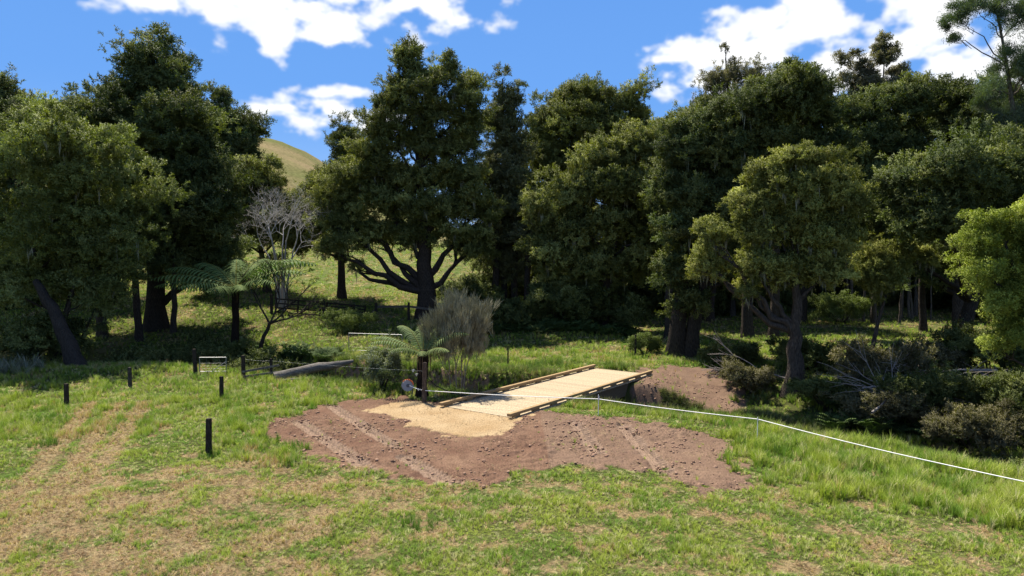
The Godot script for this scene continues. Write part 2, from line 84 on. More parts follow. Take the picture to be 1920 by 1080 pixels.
		"lobes": [[-0.10, 16.20, 0.00, 3.24, 2.31], [-2.82, 12.20, 0.00, 3.24, 2.89], [2.71, 11.63, 0.00, 3.24, 2.89], [-0.03, 8.18, 0.00, 4.62, 3.47], [-1.83, 3.57, 0.00, 3.70, 2.89], [2.32, 4.14, 0.00, 3.24, 2.89]]},
	{"name": "forest_tree", "label": "far forest tree behind the lichen hung tree", "kind": "dark", "x": 26.78, "d": 70.00, "r": 0.4, "n": 2400, "size": 1.4,
		"lobes": [[-0.19, 17.77, 0.00, 3.25, 2.19], [-2.90, 13.99, 0.00, 3.25, 2.73], [2.65, 13.45, 0.00, 3.25, 2.73], [-0.07, 10.20, 0.00, 4.65, 3.28], [-1.87, 5.85, 0.00, 3.72, 2.73], [2.30, 6.39, 0.00, 3.25, 2.73]]},
	{"name": "forest_tree", "label": "far forest tree behind the young open conifer", "kind": "dark", "x": 33.44, "d": 68.00, "r": 0.4, "n": 2400, "size": 1.4,
		"lobes": [[-0.24, 17.94, 0.00, 2.60, 2.12], [-2.39, 14.27, 0.00, 2.60, 2.66], [2.06, 13.75, 0.00, 2.60, 2.66], [-0.10, 10.59, 0.00, 3.72, 3.19], [-1.51, 6.36, 0.00, 2.97, 2.66], [1.83, 6.89, 0.00, 2.60, 2.66]]},
	{"name": "forest_tree", "label": "far forest tree behind the forking dark trunk", "kind": "olive", "x": 42.62, "d": 70.00, "r": 0.4, "n": 2400, "size": 1.4,
		"lobes": [[-0.32, 18.85, 0.00, 3.06, 2.19], [-2.84, 15.08, 0.00, 3.06, 2.73], [2.39, 14.53, 0.00, 3.06, 2.73], [-0.14, 11.29, 0.00, 4.38, 3.28], [-1.79, 6.94, 0.00, 3.50, 2.73], [2.13, 7.48, 0.00, 3.06, 2.73]]},
	{"name": "forest_tree", "label": "far forest tree behind the gum tree", "kind": "olive", "x": 48.43, "d": 66.00, "r": 0.4, "n": 2400, "size": 1.4,
		"lobes": [[-0.35, 17.57, 0.00, 2.89, 2.06], [-2.71, 14.01, 0.00, 2.89, 2.58], [2.23, 13.50, 0.00, 2.89, 2.58], [-0.15, 10.43, 0.00, 4.12, 3.09], [-1.68, 6.33, 0.00, 3.30, 2.58], [2.01, 6.84, 0.00, 2.89, 2.58]]},
	{"name": "forest_tree", "label": "far tree behind the large tree fern", "kind": "olive", "x": -32.60, "d": 72.00, "r": 0.4, "n": 2400, "size": 1.4,
		"lobes": [[0.16, 14.24, 0.00, 2.36, 2.25], [-1.93, 10.34, 0.00, 2.36, 2.81], [2.10, 9.78, 0.00, 2.36, 2.81], [0.02, 6.42, 0.00, 3.38, 3.38], [-1.41, 1.92, 0.00, 2.70, 2.81], [1.64, 2.49, 0.00, 2.36, 2.81]]},
	{"name": "forest_tree", "label": "far tree behind the leaning trunk", "kind": "olive", "x": -45.90, "d": 60.00, "r": 0.4, "n": 2400, "size": 1.4,
		"lobes": [[0.22, 12.75, 0.00, 2.62, 1.88], [-2.12, 9.50, 0.00, 2.62, 2.34], [2.35, 9.04, 0.00, 2.62, 2.34], [0.03, 6.24, 0.00, 3.75, 2.81], [-1.59, 2.49, 0.00, 3.00, 2.34], [1.81, 2.96, 0.00, 2.62, 2.34]]}
]
const BRIDGE_AT := Vector2(-1.2, 23.7)
const BRIDGE_ALONG := Vector2(0.587, 0.8096)
const BRIDGE_LONG := 11.0
const BRIDGE_HALF := 1.62

var rng := RandomNumberGenerator.new()
var n_wide := FastNoiseLite.new()
var n_mid := FastNoiseLite.new()
var n_fine := FastNoiseLite.new()
var taken := {}
var mat := {}
var leaf := {}


class Geo:
	var v := PackedVector3Array()
	var n := PackedVector3Array()
	var c := PackedColorArray()
	var t := PackedVector2Array()
	var i := PackedInt32Array()

	func put(p: Vector3, nn: Vector3, col := Color.WHITE, uv := Vector2.ZERO) -> int:
		v.append(p)
		n.append(nn)
		c.append(col)
		t.append(uv)
		return v.size() - 1

	func face(pts: Array, nn: Vector3, col := Color.WHITE) -> void:
		var real: Vector3 = (pts[1] - pts[0]).cross(pts[2] - pts[0])
		var flip := real.dot(nn) > 0.0
		var first := v.size()
		for p in pts:
			put(p, nn, col, Vector2(p.x, p.y))
		for k in range(1, pts.size() - 1):
			if flip:
				i.append_array(PackedInt32Array([first, first + k + 1, first + k]))
			else:
				i.append_array(PackedInt32Array([first, first + k, first + k + 1]))

	# a leaf: flat diamond from a along dir, side gives its plane
	func blade(a: Vector3, dir: Vector3, side: Vector3, long: float, wide: float, col := Color.WHITE, towards := Vector3.ZERO) -> void:
		if dir.cross(side).dot(towards) < 0.0:
			side = -side
		var nn := (dir.cross(side).normalized() + towards).normalized()
		var m := a + dir * long * 0.45
		var first := v.size()
		put(a, nn, col)
		put(m + side * wide * 0.5, nn, col)
		put(a + dir * long, nn, col)
		put(m - side * wide * 0.5, nn, col)
		i.append_array(PackedInt32Array([first, first + 1, first + 2, first, first + 2, first + 3]))

	# a box with chamfered edges in the axes b (columns of unit length) round m
	func box(m: Vector3, b: Basis, s: Vector3, bevel: float, col := Color.WHITE) -> void:
		var h := s * 0.5
		var e := Vector3(minf(bevel, h.x * 0.9), minf(bevel, h.y * 0.9), minf(bevel, h.z * 0.9))
		for ax in 3:
			var a1 := (ax + 1) % 3
			var a2 := (ax + 2) % 3
			for sg in [-1.0, 1.0]:
				var q := []
				for k in [[-1.0, -1.0], [1.0, -1.0], [1.0, 1.0], [-1.0, 1.0]]:
					var p := Vector3.ZERO
					p[ax] = sg * h[ax]
					p[a1] = k[0] * (h[a1] - e[a1])
					p[a2] = k[1] * (h[a2] - e[a2])
					q.append(m + b * p)
				var nn := Vector3.ZERO
				nn[ax] = sg
				face(q, b * nn, col)
			for s1 in [-1.0, 1.0]:
				for s2 in [-1.0, 1.0]:
					var q2 := []
					for k in [[-1.0, 0], [1.0, 0], [1.0, 1], [-1.0, 1]]:
						var p := Vector3.ZERO
						p[ax] = k[0] * (h[ax] - e[ax])
						p[a1] = s1 * (h[a1] - (e[a1] if k[1] else 0.0))
						p[a2] = s2 * (h[a2] - (0.0 if k[1] else e[a2]))
						q2.append(m + b * p)
					var nn := Vector3.ZERO
					nn[a1] = s1
					nn[a2] = s2
					face(q2, (b * nn).normalized(), col)

	# a round swept tube along path with a radius for each point
	func tube(path: Array, radii: Array, sides := 7, col := Color.WHITE, rough := 0.0, close := true) -> void:
		var first := v.size()
		var count := path.size()
		var ref := Vector3(0.13, 0.31, 0.94)
		var run := 0.0
		for k in count:
			var dir: Vector3 = (path[mini(k + 1, count - 1)] - path[maxi(k - 1, 0)]).normalized()
			if absf(dir.dot(ref)) > 0.95:
				ref = Vector3(0.9, 0.2, 0.1)
			var a := dir.cross(ref).normalized()
			var b := dir.cross(a)
			if k:
				run += path[k].distance_to(path[k - 1])
			for s in sides:
				var w := TAU * s / sides
				var o := a * cos(w) + b * sin(w)
				var rr: float = radii[k]
				if rough > 0.0:
					rr *= 1.0 + rough * (sin(s * 2.7 + k * 0.4) * 0.6 + sin(s * 5.1 + 1.3 + k * 1.1) * 0.4)
				put(path[k] + o * rr, o, col, Vector2(float(s) / sides, run))
		for k in count - 1:
			for s in sides:
				var p := first + k * sides + s
				var q := first + k * sides + (s + 1) % sides
				i.append_array(PackedInt32Array([p, q + sides, q, p, p + sides, q + sides]))
		if close:
			for e in [0, count - 1]:
				var ring := []
				for s in sides:
					ring.append(v[first + e * sides + s])
				var nn: Vector3 = (path[0] - path[1]).normalized() if e == 0 else (path[count - 1] - path[count - 2]).normalized()
				face(ring, nn, col)

	func mesh() -> ArrayMesh:
		var a := []
		a.resize(Mesh.ARRAY_MAX)
		a[Mesh.ARRAY_VERTEX] = v
		a[Mesh.ARRAY_NORMAL] = n
		a[Mesh.ARRAY_COLOR] = c
		a[Mesh.ARRAY_TEX_UV] = t
		a[Mesh.ARRAY_INDEX] = i
		var m := ArrayMesh.new()
		m.add_surface_from_arrays(Mesh.PRIMITIVE_TRIANGLES, a)
		return m


# ---------------------------------------------------------------- naming and adding
func numbered(called: String) -> String:
	taken[called] = taken.get(called, -1) + 1
	return called if taken[called] == 0 else "%s_%03d" % [called, taken[called]]

func tag(o: Node3D, label: String, category := "", group := "", kind := "") -> Node3D:
	if label:
		o.set_meta("label", label)
	if category:
		o.set_meta("category", category)
	if group:
		o.set_meta("group", group)
	if kind:
		o.set_meta("kind", kind)
	return o

func thing(called: String, label: String, category: String, where: Vector3, group := "") -> Node3D:
	var o := Node3D.new()
	o.name = numbered(called)
	add_child(o)
	o.position = where
	tag(o, label, category, group)
	return o

func part(called: String, g: Geo, m: Material, parent: Node3D) -> MeshInstance3D:
	var o := MeshInstance3D.new()
	o.name = called if parent != self else numbered(called)
	o.mesh = g.mesh()
	o.material_override = m
	parent.add_child(o, true)
	return o

func scatter(called: String, mesh: Mesh, m: Material, buf: PackedFloat32Array, parent: Node3D) -> MultiMeshInstance3D:
	var mm := MultiMesh.new()
	mm.transform_format = MultiMesh.TRANSFORM_3D
	mm.use_colors = true
	mm.mesh = mesh
	mm.instance_count = buf.size() / 16
	mm.buffer = buf
	var o := MultiMeshInstance3D.new()
	o.name = called if parent != self else numbered(called)
	o.multimesh = mm
	o.material_override = m
	parent.add_child(o, true)
	return o

func push(buf: PackedFloat32Array, b: Basis, p: Vector3, c: Color) -> void:
	buf.append_array(PackedFloat32Array([b.x.x, b.y.x, b.z.x, p.x, b.x.y, b.y.y, b.z.y, p.y, b.x.z, b.y.z, b.z.z, p.z, c.r, c.g, c.b, 1.0]))

func rnd(a: float, b: float) -> float:
	return rng.randf_range(a, b)

func gauss() -> float:
	return rng.randfn()

func on_sphere() -> Vector3:
	var y := rnd(-1.0, 1.0)
	var w := rnd(0.0, TAU)
	var s := sqrt(1.0 - y * y)
	return Vector3(s * cos(w), y, s * sin(w))

# axes with y along dir, rolled at random
func along(dir: Vector3, roll: float, scale: float) -> Basis:
	var ref := Vector3.RIGHT if absf(dir.x) < 0.8 else Vector3.FORWARD
	var x := dir.cross(ref).normalized().rotated(dir, roll)
	return Basis(x * scale, dir * scale, x.cross(dir) * scale)


# ---------------------------------------------------------------- the lie of the land
func side_of_stream(x: float, d: float) -> float:      # distance to the stream's middle, positive on the far bank
	var best := 1e9
	var sgn := 1.0
	for k in STREAM.size() - 1:
		var ax: float = STREAM[k][0]
		var ad: float = STREAM[k][1]
		var bx: float = STREAM[k + 1][0] - ax
		var bd: float = STREAM[k + 1][1] - ad
		var px := x - ax
		var pd := d - ad
		var t := clampf((px * bx + pd * bd) / (bx * bx + bd * bd), 0.0, 1.0)
		var ex := px - bx * t
		var ed := pd - bd * t
		var q := ex * ex + ed * ed
		if q < best:
			best = q
			sgn = 1.0 if bx * pd - bd * px > 0.0 else -1.0
	return sqrt(best) * sgn

func land(x: float, d: float) -> float:
	var y := 0.09 * n_wide.get_noise_2d(x * 3.0, d * 3.0) + 0.05 * n_mid.get_noise_2d(x * 2.0, d * 2.0)
	if d > 36.0:
		var left := smoothstep(3.0, -9.0, x)
		var e := clampf(d - 40.0, 0.0, 72.0)
		var yl := 0.082 * e + 0.0006 * e * e + 0.09 * clampf(-13.0 - x, 0.0, 10.0) * smoothstep(43.0, 52.0, d)
		var yr := 0.012 * e + 0.0011 * pow(clampf(d - 54.0, 0.0, 30.0), 2.0)
		y += lerpf(yr, yl, left)
		y += 0.9 * exp(-(pow((x - 4.0) / 3.5, 2.0) + pow((d - 50.0) / 4.0, 2.0)))
	if d < 62.0:
		y += 0.35 * exp(-(pow((x + 18.5) / 5.0, 2.0) + pow((d - 31.5) / 2.5, 2.0)))
		var s := side_of_stream(x, d)
		var wob := 0.35 * n_mid.get_noise_2d(x * 1.5 + 40.0, d * 1.5)
		if absf(s) < 11.0:
			if s > 0.0:
				var far_bank := smoothstep(6.0, 9.0, x)
				y -= 1.0 * far_bank * (1.0 - smoothstep(3.0, 8.5, s))
				y -= lerpf(2.0, 1.1, far_bank) * (1.0 - smoothstep(1.6, 2.7 + wob, s))
			else:
				y -= 2.0 * (1.0 - smoothstep(1.5, 2.6 + wob, -s))
	return y

func within(area: PackedVector2Array, x: float, d: float, fray: float) -> bool:
	return Geometry2D.is_point_in_polygon(Vector2(x + fray * n_mid.get_noise_2d(x * 9.0, d * 9.0), d + fray * n_mid.get_noise_2d(d * 9.0 + 70.0, x * 9.0)), area)

func near_line(seg: Array, x: float, d: float) -> Vector2:     # (distance, metres along)
	var a := Vector2(seg[0], seg[1])
	var b := Vector2(seg[2], seg[3])
	var l := (b - a).length()
	var t := clampf((Vector2(x, d) - a).dot((b - a) / l), 0.0, l)
	return Vector2((a + (b - a) / l * t).distance_to(Vector2(x, d)), t)

func strawness(x: float, d: float) -> float:
	if d > 30.0:
		return clampf(0.9 * n_wide.get_noise_2d(x * 6.0, d * 6.0) + 0.5 * n_mid.get_noise_2d(x * 6.0, d * 3.0) + smoothstep(44.0, 75.0, d) * 0.3, 0.0, 0.85)
	var w := 0.0
	var nz := n_mid.get_noise_2d(x * 7.0, d * 7.0)
	for s in STRIPS:
		var q := near_line(s, x, d)
		w = maxf(w, 0.9 * (1.0 - smoothstep(0.12, 0.4, q.x + nz * 0.25)))
	if within(STRAW, x, d, 1.6):
		w = maxf(w, 0.85 * smoothstep(-0.35, 0.3, nz + 0.5 * n_wide.get_noise_2d(x * 12.0, d * 12.0)))
	w = maxf(w, smoothstep(0.3, 0.5, n_wide.get_noise_2d(x * 14.0 + 9.0, d * 14.0) + 0.25 * nz) * 0.8)
	if d < 16.5:
		w = maxf(w, 0.7 * smoothstep(0.12, 0.5, n_wide.get_noise_2d(x * 22.0, d * 22.0 + 31.0) + 0.2 * nz))
	if within(LUSH, x, d, 1.0):
		w *= 0.15
	return clampf(w, 0.0, 1.0)

func on_bridge(x: float, d: float, margin: float) -> bool:
	var p := Vector2(x, d) - BRIDGE_AT
	var a := p.dot(BRIDGE_ALONG)
	return a > -margin and a < BRIDGE_LONG + margin and absf(p.x * BRIDGE_ALONG.y - p.y * BRIDGE_ALONG.x) < BRIDGE_HALF + margin


func ground_y(x: float, d: float) -> float:
	return land(x, d)

func lines(list: Array) -> PackedFloat32Array:         # [[from, to, step], ...]
	var out := PackedFloat32Array()
	for q in list:
		var a: float = q[0]
		while a < q[1] - 1e-4:
			out.append(a)
			a += q[2]
	out.append(list[-1][1])
	return out

func build_ground() -> void:
	var xs := lines([[-260, -80, 12], [-80, -40, 2.5], [-40, -24, 0.6], [-24, -9.5, 0.16], [-9.5, 8.0, 0.055], [8.0, 24.0, 0.16], [24, 40, 0.6], [40, 80, 2.5], [80, 260, 12]])
	var ds := lines([[-30, 6, 4.0], [6, 9, 0.5], [9, 15.0, 0.12], [15.0, 25.6, 0.055], [25.6, 38, 0.14], [38, 62, 0.4], [62, 100, 1.6], [100, 420, 10]])
	var g := Geo.new()
	var w := xs.size()
	for d in ds:
		for x in xs:
			var y := land(x, d)
			var col: Color
			var inside := d < 36.0 and d > 9.0 and absf(x) < 24.0
			var nz := n_fine.get_noise_2d(x * 3.0, d * 3.0)
			var nm := n_mid.get_noise_2d(x * 5.0, d * 5.0)
			var st := strawness(x, d) if d < 62.0 else 0.3
			col = Color(0.075, 0.085, 0.028).lerp(Color(0.30, 0.225, 0.125), st * 0.9)
			if d > 62.0:
				col = Color(0.12, 0.165, 0.045).lerp(Color(0.24, 0.2, 0.10), clampf(0.35 + 0.9 * nm, 0.0, 1.0))
			if inside:
				var s := side_of_stream(x, d)
				if absf(s) < 2.4 + 0.9 * nm:
					col = Color(0.2, 0.14, 0.098)      # bare clay of the stream bed
				if within(DIRT, x, d, 0.8) or (s > 0.0 and within(FAR_DIRT, x, d, 0.9)):
					var heavy := clampf(0.5 + 1.3 * n_mid.get_noise_2d(x * 2.2 + 8.0, d * 2.2), 0.12, 1.1)
					y += (0.09 * n_fine.get_noise_2d(x * 1.1, d * 1.1) + 0.055 * nz + 0.03 * n_fine.get_noise_2d(x * 7.0, d * 7.0)) * heavy + 0.02
					var tone := clampf(0.5 + 0.5 * nm + 0.35 * n_wide.get_noise_2d(x * 9.0, d * 9.0), 0.0, 1.0)
					col = Color(0.15, 0.085, 0.06).lerp(Color(0.25, 0.16, 0.108), tone)
					col = col.lerp(Color(0.14, 0.085, 0.06), clampf(1.6 * n_fine.get_noise_2d(d * 1.7 + 60.0, x * 1.7), 0.0, 0.6))      # damp crumbs
					if x > 1.0:
						col = col.lerp(Color(0.25, 0.19, 0.14), 0.3)
					for tr in TRACKS:
						var q := near_line(tr, x, d)
						if q.x < 0.26:
							var lug := sin((q.y + q.x * 0.8) * TAU / 0.17)
							y = land(x, d) - 0.02 + 0.04 * lug
							col = col.lerp(Color(0.29, 0.205, 0.15), 0.85)
				if within(GRAVEL, x, d, 0.55):
					y = maxf(y * 0.25 + 0.03, 0.012) + 0.012 * nz
					col = Color(0.46, 0.345, 0.205).lerp(Color(0.38, 0.265, 0.145), clampf(0.5 + nm + 0.3 * nz, 0.0, 1.0))
				if on_bridge(x, d, 0.05) and y > -0.2:
					y = minf(y, -0.06)
			g.put(Vector3(x, y, -d), Vector3.UP, col)
	var hgt := ds.size()
	for r in hgt - 1:
		for k in w - 1:
			var p := r * w + k
			g.i.append_array(PackedInt32Array([p, p + w, p + w + 1, p, p + w + 1, p + 1]))
	for r in hgt:
		for k in w:
			var p := r * w + k
			var l := g.v[p - 1 if k > 0 else p]
			var rr := g.v[p + 1 if k < w - 1 else p]
			var f := g.v[p - w if r > 0 else p]
			var b := g.v[p + w if r < hgt - 1 else p]
			g.n[p] = (rr - l).cross(b - f).normalized()
	tag(part("ground", g, mat.ground, self), "rolling grass paddock with bare soil and a stream gully", "", "", "structure")


# ---------------------------------------------------------------- materials and leaf shapes
func noise_tex(freq: float, low: Color, high: Color, seed_: int, size := 512, kind := FastNoiseLite.TYPE_SIMPLEX_SMOOTH) -> NoiseTexture2D:
	var n := FastNoiseLite.new()
	n.seed = seed_
	n.frequency = freq
	n.noise_type = kind
	n.fractal_octaves = 5
	var t := NoiseTexture2D.new()
	t.width = size
	t.height = size
	t.seamless = true
	t.noise = n
	var gr := Gradient.new()
	gr.set_color(0, low)
	gr.set_color(1, high)
	t.color_ramp = gr
	return t

func surface(rough: float, spec := 0.3) -> StandardMaterial3D:
	var m := StandardMaterial3D.new()
	m.vertex_color_use_as_albedo = true
	m.roughness = rough
	m.metallic_specular = spec
	return m

func grain(m: StandardMaterial3D, tex: Texture2D, scale: Vector3, bump := 0.0, btex: Texture2D = null) -> void:
	m.albedo_texture = tex
	m.uv1_triplanar = true
	m.uv1_scale = scale
	if bump > 0.0:
		m.heightmap_enabled = true
		m.heightmap_texture = btex if btex else tex
		m.heightmap_scale = bump

func make_materials() -> void:
	var fine := noise_tex(0.035, Color(0.62, 0.62, 0.62), Color(1, 1, 1), 3)
	var streak := noise_tex(0.02, Color(0.35, 0.35, 0.35), Color(1, 1, 1), 5)
	var woodg := noise_tex(0.03, Color(0.68, 0.66, 0.62), Color(1, 1, 1), 8)
	mat.ground = surface(1.0, 0.1)
	grain(mat.ground, fine, Vector3(0.9, 0.9, 0.9), 2.0)
	mat.ground.uv1_world_triplanar = true
	mat.bark = surface(0.95, 0.2)
	grain(mat.bark, streak, Vector3(2.6, 0.35, 2.6), 7.0)
	mat.wood = surface(0.85, 0.25)
	grain(mat.wood, woodg, Vector3(0.25, 2.5, 2.5), 0.4)
	mat.plank = surface(0.9, 0.2)
	grain(mat.plank, fine, Vector3(0.7, 0.7, 0.7), 0.25)
	mat.plank.uv1_world_triplanar = true
	mat.old_wood = surface(0.95, 0.15)
	grain(mat.old_wood, streak, Vector3(3.0, 0.5, 3.0), 1.5)
	mat.log = surface(0.95, 0.15)
	grain(mat.log, streak, Vector3(0.3, 3.0, 3.0), 3.0)
	mat.hill = surface(1.0, 0.05)
	grain(mat.hill, fine, Vector3(0.05, 0.05, 0.05), 0.0)
	mat.steel = surface(0.45, 0.5)
	mat.steel.metallic = 0.7
	mat.plain = surface(0.6, 0.4)
	mat.leaf = surface(0.7, 0.2)
	mat.leaf.backlight_enabled = true
	mat.leaf.backlight = Color(0.66, 0.7, 0.3)
	mat.grass = surface(0.75, 0.2)
	mat.grass.backlight_enabled = true
	mat.grass.backlight = Color(0.72, 0.8, 0.5)
	mat.frond = surface(0.75, 0.2)
	mat.frond.backlight_enabled = true
	mat.frond.backlight = Color(0.5, 0.6, 0.3)
	mat.dry = surface(0.9, 0.15)
	mat.water = StandardMaterial3D.new()
	mat.water.albedo_color = Color(0.03, 0.032, 0.024).linear_to_srgb()
	mat.water.roughness = 0.08

func make_leaves() -> void:
	# needle spray: a stem with five side twigs, narrow leaves all round
	for variant in 3:
		var g := Geo.new()
		for tw in 6:
			var a := Vector3.ZERO if tw == 0 else Vector3(0, 0.12 + 0.13 * tw, 0)
			var dir := Vector3(0, 1, 0) if tw == 0 else Vector3((1 if tw % 2 else -1) * rnd(0.6, 1.0), rnd(0.35, 0.8), rnd(-0.55, 0.55)).normalized()
			var long := 1.0 if tw == 0 else rnd(0.4, 0.6)
			var m := 12 if tw == 0 else 8
			for k in m:
				var f := (k + 0.6) / m
				var p := a + dir * long * f
				var o := along(dir, rnd(0, TAU), 1.0).x
				var ld := (o * rnd(0.5, 0.9) + dir * rnd(0.5, 1.0)).normalized()
				g.blade(p, ld, ld.cross(on_sphere()).normalized(), rnd(0.2, 0.34), rnd(0.085, 0.13), Color.WHITE * rnd(0.8, 1.15), (Vector3.UP * 0.5 + p * 0.5))
		leaf["needle%d" % variant] = g.mesh()
	var br := Geo.new()
	for k in 34:
		var p := Vector3(gauss() * 0.22, rnd(0, 0.85), gauss() * 0.22)
		var ld := (Vector3(p.x, 0.25 + p.y * 0.3, p.z) + on_sphere() * 0.3).normalized()
		br.blade(p, ld, ld.cross(on_sphere()).normalized(), rnd(0.2, 0.3), rnd(0.1, 0.15), Color.WHITE * rnd(0.8, 1.15), Vector3.UP * 0.5 + p * 0.5)
	leaf.broad = br.mesh()
	var gm := Geo.new()
	for k in 26:
		var p := Vector3(gauss() * 0.3, rnd(-0.2, 0.6), gauss() * 0.3)
		var ld := (Vector3(p.x * 0.6, -1.0, p.z * 0.6) + on_sphere() * 0.35).normalized()
		gm.blade(p, ld, ld.cross(on_sphere()).normalized(), rnd(0.35, 0.55), rnd(0.05, 0.08), Color.WHITE * rnd(0.8, 1.2))
	leaf.gum = gm.mesh()
	var ws := Geo.new()
	for k in 16:
		var w := rnd(0, TAU)
		var ld := Vector3(cos(w) * 0.3, 1, sin(w) * 0.3).normalized()
		var p := Vector3(cos(w) * 0.05, rnd(0, 0.5), sin(w) * 0.05)
		ws.blade(p, ld, ld.cross(on_sphere()).normalized(), rnd(0.35, 0.6), rnd(0.02, 0.035), Color.WHITE * rnd(0.75, 1.2))
	leaf.wisp = ws.mesh()
	var ln := Geo.new()
	for k in 7:
		var p := Vector3(gauss() * 0.12, rnd(-0.1, 0.1), gauss() * 0.12)
		var ld := (Vector3(0, -1, 0) + on_sphere() * 0.12).normalized()
		ln.blade(p, ld, ld.cross(on_sphere()).normalized(), rnd(0.5, 1.1), rnd(0.03, 0.06), Color.WHITE * rnd(0.8, 1.15))
	leaf.strand = ln.mesh()
	for variant in 4:         # grass tufts: 0, 1 short and fallen over, 2, 3 long
		var gr := Geo.new()
		var tall := variant > 1
		for k in (22 if tall else 18):
			var w := rnd(0, TAU)
			var o := Vector3(cos(w), 0, sin(w))
			var a := o * rnd(0.0, 0.09)
			var h := rnd(0.55, 1.1)
			var lean := rnd(0.1, 0.55) if tall else rnd(0.3, 1.0)
			var wide := rnd(0.035, 0.055) if not tall else rnd(0.018, 0.03)
			var side := o.cross(Vector3.UP).rotated(Vector3.UP, rnd(-0.8, 0.8))
			var b := a + Vector3(0, h * 0.6, 0) + o * lean * h * 0.3
			var e := a + Vector3(0, h * (0.95 if tall else 0.75), 0) + o * lean * h
			if side.cross(e - b).y > 0.0:
				side = -side
			var nn := ((b - a).cross(side).normalized() + Vector3.UP * 0.5).normalized()
			var n2 := ((e - b).cross(side).normalized() + Vector3.UP * 0.5).normalized()
			var col := Color.WHITE * rnd(0.75, 1.2)
			var f := gr.v.size()
			gr.put(a - side * wide * 0.5, nn, col)
			gr.put(a + side * wide * 0.5, nn, col)
			gr.put(b + side * wide * 0.42, (nn + n2).normalized(), col)
			gr.put(b - side * wide * 0.42, (nn + n2).normalized(), col)
			gr.put(e, n2, col)
			gr.i.append_array(PackedInt32Array([f, f + 1, f + 2, f, f + 2, f + 3, f + 3, f + 2, f + 4]))
		leaf["tuft%d" % variant] = gr.mesh()
	var fn := Geo.new()       # ground fern
	for k in 9:
		var w := TAU * k / 9.0 + rnd(-0.2, 0.2)
		add_frond(fn, Vector3.ZERO, Vector3(cos(w), 0, sin(w)), rnd(0.8, 1.1), rnd(0.9, 1.3), 0.34, 12, 1, Color.WHITE)
	leaf.fern = fn.mesh()

# a fern frond: the midrib rises and arches over, paired pinnae droop from it
func add_frond(g: Geo, at: Vector3, out: Vector3, long: float, rise: float, wide: float, pairs: int, detail: int, col: Color) -> void:
	var path := []
	var radii := []
	var p := at
	var steps := pairs
	var ang := rise
	for k in steps + 1:
		path.append(p)
		radii.append(0.022 * (1.0 - 0.8 * k / steps) * (long / 2.0 + 0.2))
		p += (out * cos(ang) + Vector3.UP * sin(ang)) * long / steps
		ang -= (rise + 0.4) * 2.0 * (k + 0.5) / steps / steps
	if detail > 1:
		g.tube(path, radii, 5, col * Color(1.1, 0.8, 0.55))
	for k in range(1, steps + 1):
		var f := float(k) / steps
		var dir: Vector3 = (path[mini(k + 1, steps)] - path[k - 1]).normalized()
		var side := out.cross(Vector3.UP)
		var env := pow(sin(PI * clampf(0.14 + f * 0.83, 0, 1)), 0.7)
		for sg in [-1.0, 1.0]:
			var l := wide * env
			var pd: Vector3 = (side * sg + dir * 0.35).normalized()
			var drop := rnd(0.45, 0.8) if detail > 1 else rnd(0.2, 0.42)
			var a: Vector3 = path[k]
			var tone := col * rnd(0.85, 1.12)
			if detail <= 1:
				g.blade(a, (pd - Vector3.UP * drop).normalized(), dir, l, long / steps * 0.9, tone)
				continue
			# pinna: a curved spine with leaflets on both edges
			var seg := 10
			var q := a
			var tilt := 0.1
			var first := g.v.size()
			for s in seg + 1:
				var fs := float(s) / seg
				var sd: Vector3 = (pd * cos(tilt) - Vector3.UP * sin(tilt)).normalized()
				var lw: float = long / steps * 0.36 * (1.0 - fs * fs * 0.92) * (1.0 if s % 2 else 0.78)
				var nn: Vector3 = dir.cross(sd).normalized() * -sg
				if nn.y < 0.0:
					nn = -nn
				g.put(q - dir * lw, nn, tone)
				g.put(q + dir * lw, nn, tone)
				if s:
					var o := g.v.size() - 4
					if (g.v[o + 1] - g.v[o]).cross(g.v[o + 3] - g.v[o]).dot(nn) > 0.0:
						g.i.append_array(PackedInt32Array([o, o + 3, o + 1, o, o + 2, o + 3]))
					else:
						g.i.append_array(PackedInt32Array([o, o + 1, o + 3, o, o + 3, o + 2]))
				q += sd * l / seg
				tilt += drop * 2.0 / seg


# ---------------------------------------------------------------- trees
# leaf colours range from bough to bough between one and other
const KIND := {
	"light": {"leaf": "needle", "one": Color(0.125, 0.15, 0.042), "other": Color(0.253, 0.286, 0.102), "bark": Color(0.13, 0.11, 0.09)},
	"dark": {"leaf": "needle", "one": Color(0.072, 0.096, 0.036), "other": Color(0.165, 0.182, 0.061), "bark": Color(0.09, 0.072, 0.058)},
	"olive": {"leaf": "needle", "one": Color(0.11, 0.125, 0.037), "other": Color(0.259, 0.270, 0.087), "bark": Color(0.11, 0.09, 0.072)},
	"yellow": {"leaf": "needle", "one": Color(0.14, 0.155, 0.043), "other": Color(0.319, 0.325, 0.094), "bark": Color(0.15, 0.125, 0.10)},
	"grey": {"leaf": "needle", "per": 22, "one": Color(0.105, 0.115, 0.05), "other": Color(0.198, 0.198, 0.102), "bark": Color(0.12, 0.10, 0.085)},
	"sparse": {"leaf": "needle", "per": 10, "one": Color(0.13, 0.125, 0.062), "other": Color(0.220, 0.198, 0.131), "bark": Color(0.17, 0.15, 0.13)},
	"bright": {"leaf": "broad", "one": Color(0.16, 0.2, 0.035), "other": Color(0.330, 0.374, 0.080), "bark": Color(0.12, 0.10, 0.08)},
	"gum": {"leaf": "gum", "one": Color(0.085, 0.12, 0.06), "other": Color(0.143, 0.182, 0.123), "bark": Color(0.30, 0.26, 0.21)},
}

func bent(a: Vector3, b: Vector3, sag: float, steps: int, wander: float) -> Array:
	var out := []
	for k in steps + 1:
		var f := float(k) / steps
		var p := a.lerp(b, f) + Vector3.UP * sag * sin(PI * f)
		if k > 0 and k < steps:
			p += on_sphere() * wander
		out.append(p)
	return out

